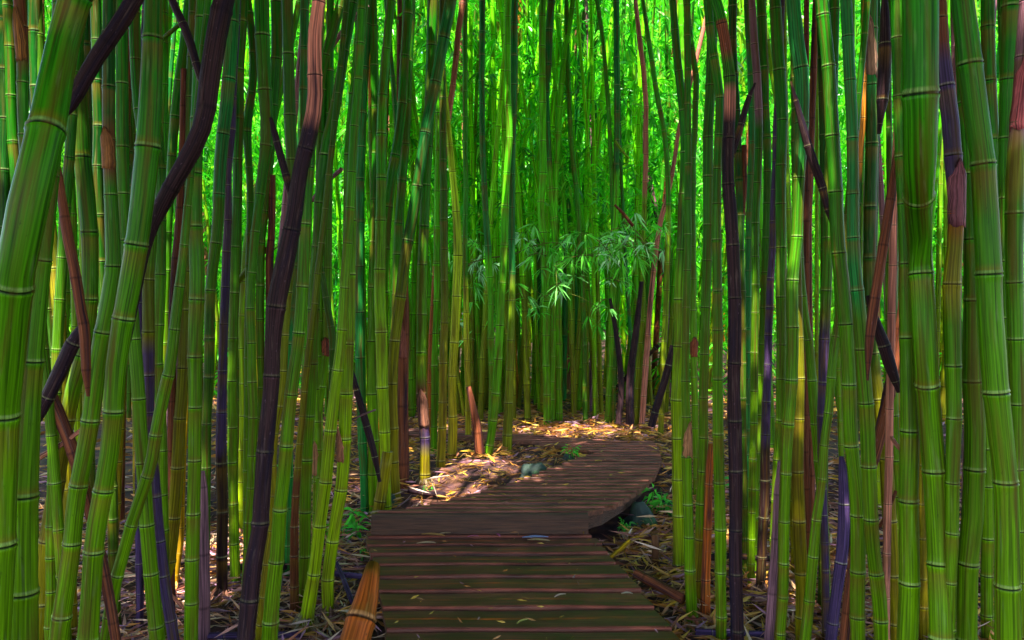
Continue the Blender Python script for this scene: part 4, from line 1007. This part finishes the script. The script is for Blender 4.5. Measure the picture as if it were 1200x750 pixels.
S(795, 500, 'brightest thick green culm, right of the boardwalk')
S(451, 556, 'olive cut stump with an open hollow end at the left of the step')
S(475, 450, 'rotten reddish brown culm with peeling sheaths left of the litter')
S(495, 512, 'green culm with a peeled purple band just above the leaf litter')
S(517, 225, 'slim pink brown culm leaning right in the upper middle')
S(558, 5, 'slim grey pink topped culm right of the pink brown culm')
S(497, 150, 'dark teal culm leaning right across the upper middle')
S(595, 191, 'dark green culm, left one of the twin dark culms in the middle')
S(600, 233, 'teal and olive culm, right one of the twin dark culms in the middle')
S(536, 300, 'smooth yellow green culm curving up left of the twin dark culms')
S(545, 354, 'slim culm of dark and yellow segments left of the twin dark culms')
S(796, 150, 'thin pink brown culm leaning right over the path bend')
S(766, 235, 'thin lilac brown culm crossing the pink leaning one')
S(1076, 220, 'broad smooth dark green culm that widens at the top right')
S(40, 200, 'broadest green culm, bowing in from the left edge')
S(1118, 210, 'purple topped culm turning yellow green below, far right')
S(1190, 200, 'yellow green culm with a speckled reddish sheath at the right edge')
S(830, 620, 'rust orange culm butt at the right side of the near boards')
S(346, 650, 'rust orange footed slim culm beside the left twisted trunk')
S(441, 375, 'thin orange striped culm left of the litter')
S(909, 640, 'lilac brown rotten culm foot in the right litter')
S(239, 700, 'lilac brown rotten culm foot in the left litter')
S(989, 600, 'purple black rising culm foot among the lower right culms')
ANCH = [(285, 'the left twisted trunk', 'lt')]
anchors = [(318, 'the left twisted trunk'), (861, 'the right twisted trunk'), (405, 'the brightest left culm'), (795, 'the brightest right culm'),
           (262, 'the left purple black culm'), (899, 'the right purple black culm'), (597, 'the twin dark culms'), (474, 'the rotten reddish culm'), (740, 'the rotten brown trunk'),
           (60, 'the splintered left culm'), (1047, 'the splintered right culm'), (684, 'the mid thicket leaf spray'), (535, 'the smooth yellow green culm'), (1117, 'the purple topped culm'), (12, 'the left edge'), (1192, 'the right edge'), (160, 'the bowed left culm pair')]
anchors = [a for a in anchors if 'bowed' not in a[1]]
ORD = ['', 'first', 'second', 'third', 'fourth', 'fifth', 'sixth', 'seventh', 'eighth', 'ninth', 'tenth', 'eleventh', 'twelfth', 'thirteenth', 'fourteenth']
ROWN = {'front': 'in front row', 'middle': 'in middle row', 'bend': 'by path bend', 'thicket': 'in back thicket'}
buckets = {}
for q in CULMS:
    q['x'], q['w'] = x_at(q)
    if 'label' in q: continue
    xc = min(1195, max(5, q['x']))
    ax, an = min(anchors, key=lambda a: abs(a[0] - xc)); side = 'left' if q['x'] < ax else 'right'
    if 'edge' in an: side = 'right' if 'left' in an else 'left'
    tn = TNAME[[t for t in q['style'].split(',') if t in TNAME][-1 if len(q['style'].split(',')) > 1 else 0]]
    w = q['w']; th = {'front': [(24, 'thick'), (14, 'sturdy'), (0, 'slim')]}.get(q['row'], [(12, 'sturdy'), (8.5, 'slim'), (0, 'thin')])
    thn = [n for k, n in th if w >= k][0]
    P = q['P']; s = (P[-1][0] - P[0][0]) / (P[-1][2] - P[0][2] + 1e-6); ln = 'leaning' if abs(s) > .07 else 'upright'
    q['k'] = (tn, thn, ln, q['row'], an, side); q['dx'] = abs(q['x'] - ax)
    buckets.setdefault(q['k'], []).append(q)
for k, lst in buckets.items():
    lst.sort(key=lambda q: q['dx']); tn, thn, ln, row, an, side = k
    for i, q in enumerate(lst):
        od = '' if len(lst) == 1 else (', ' + (ORD[i + 1] if i + 1 < len(ORD) else f'number {i+1}'))
        where = f'{side} of {an}' if 'edge' not in an else f'from {an}'
        q['label'] = f'{thn} {ln} {tn} culm {ROWN[row]}{od} {where}' if od else f'{thn} {ln} {tn} culm {ROWN[row]}, {where}'
GRP = {'front': 'bamboo culms crowding the boardwalk', 'middle': 'bamboo culms crowding the boardwalk', 'bend': 'bamboo culms around the path bend', 'thicket': 'slim culms of the back thicket'}
for q in CULMS: tag(q['o'], q['label'], 'dead bamboo' if q['dead'] else 'bamboo', GRP[q['row']] if not q['dead'] else 'dead and blackened bamboo culms')

# ------------------------------------------------------------------ light
w = bpy.data.worlds.new('World'); scene.world = w; w.use_nodes = True
nt = w.node_tree; nt.nodes.clear(); o_ = nt.nodes.new('ShaderNodeOutputWorld'); b_ = nt.nodes.new('ShaderNodeBackground'); s_ = nt.nodes.new('ShaderNodeTexSky')
EL, AZ = math.radians(62), math.radians(195)      # azimuth measured from +Y towards +X
s_.sky_type = 'NISHITA'; s_.sun_disc = False; s_.sun_elevation = EL; s_.sun_rotation = AZ
b_.inputs['Strength'].default_value = .15
nt.links.new(s_.outputs[0], b_.inputs[0]); nt.links.new(b_.outputs[0], o_.inputs[0])
ld = bpy.data.lights.new('sun', 'SUN'); ld.energy = 4.4; ld.angle = math.radians(.5); ld.color = (1, .93, .82)
so = bpy.data.objects.new('sun', ld); COL.objects.link(so)
sd = Vector((math.sin(AZ) * math.cos(EL), math.cos(AZ) * math.cos(EL), math.sin(EL)))
so.rotation_euler = sd.to_track_quat('Z', 'Y').to_euler()
scene.view_settings.view_transform = 'Standard'; scene.view_settings.look = 'None'; scene.view_settings.gamma = 1
scene.view_settings.exposure = 2.4
scene.cycles.max_bounces = 8; scene.cycles.transparent_max_bounces = 4
scene.cycles.use_denoising = True
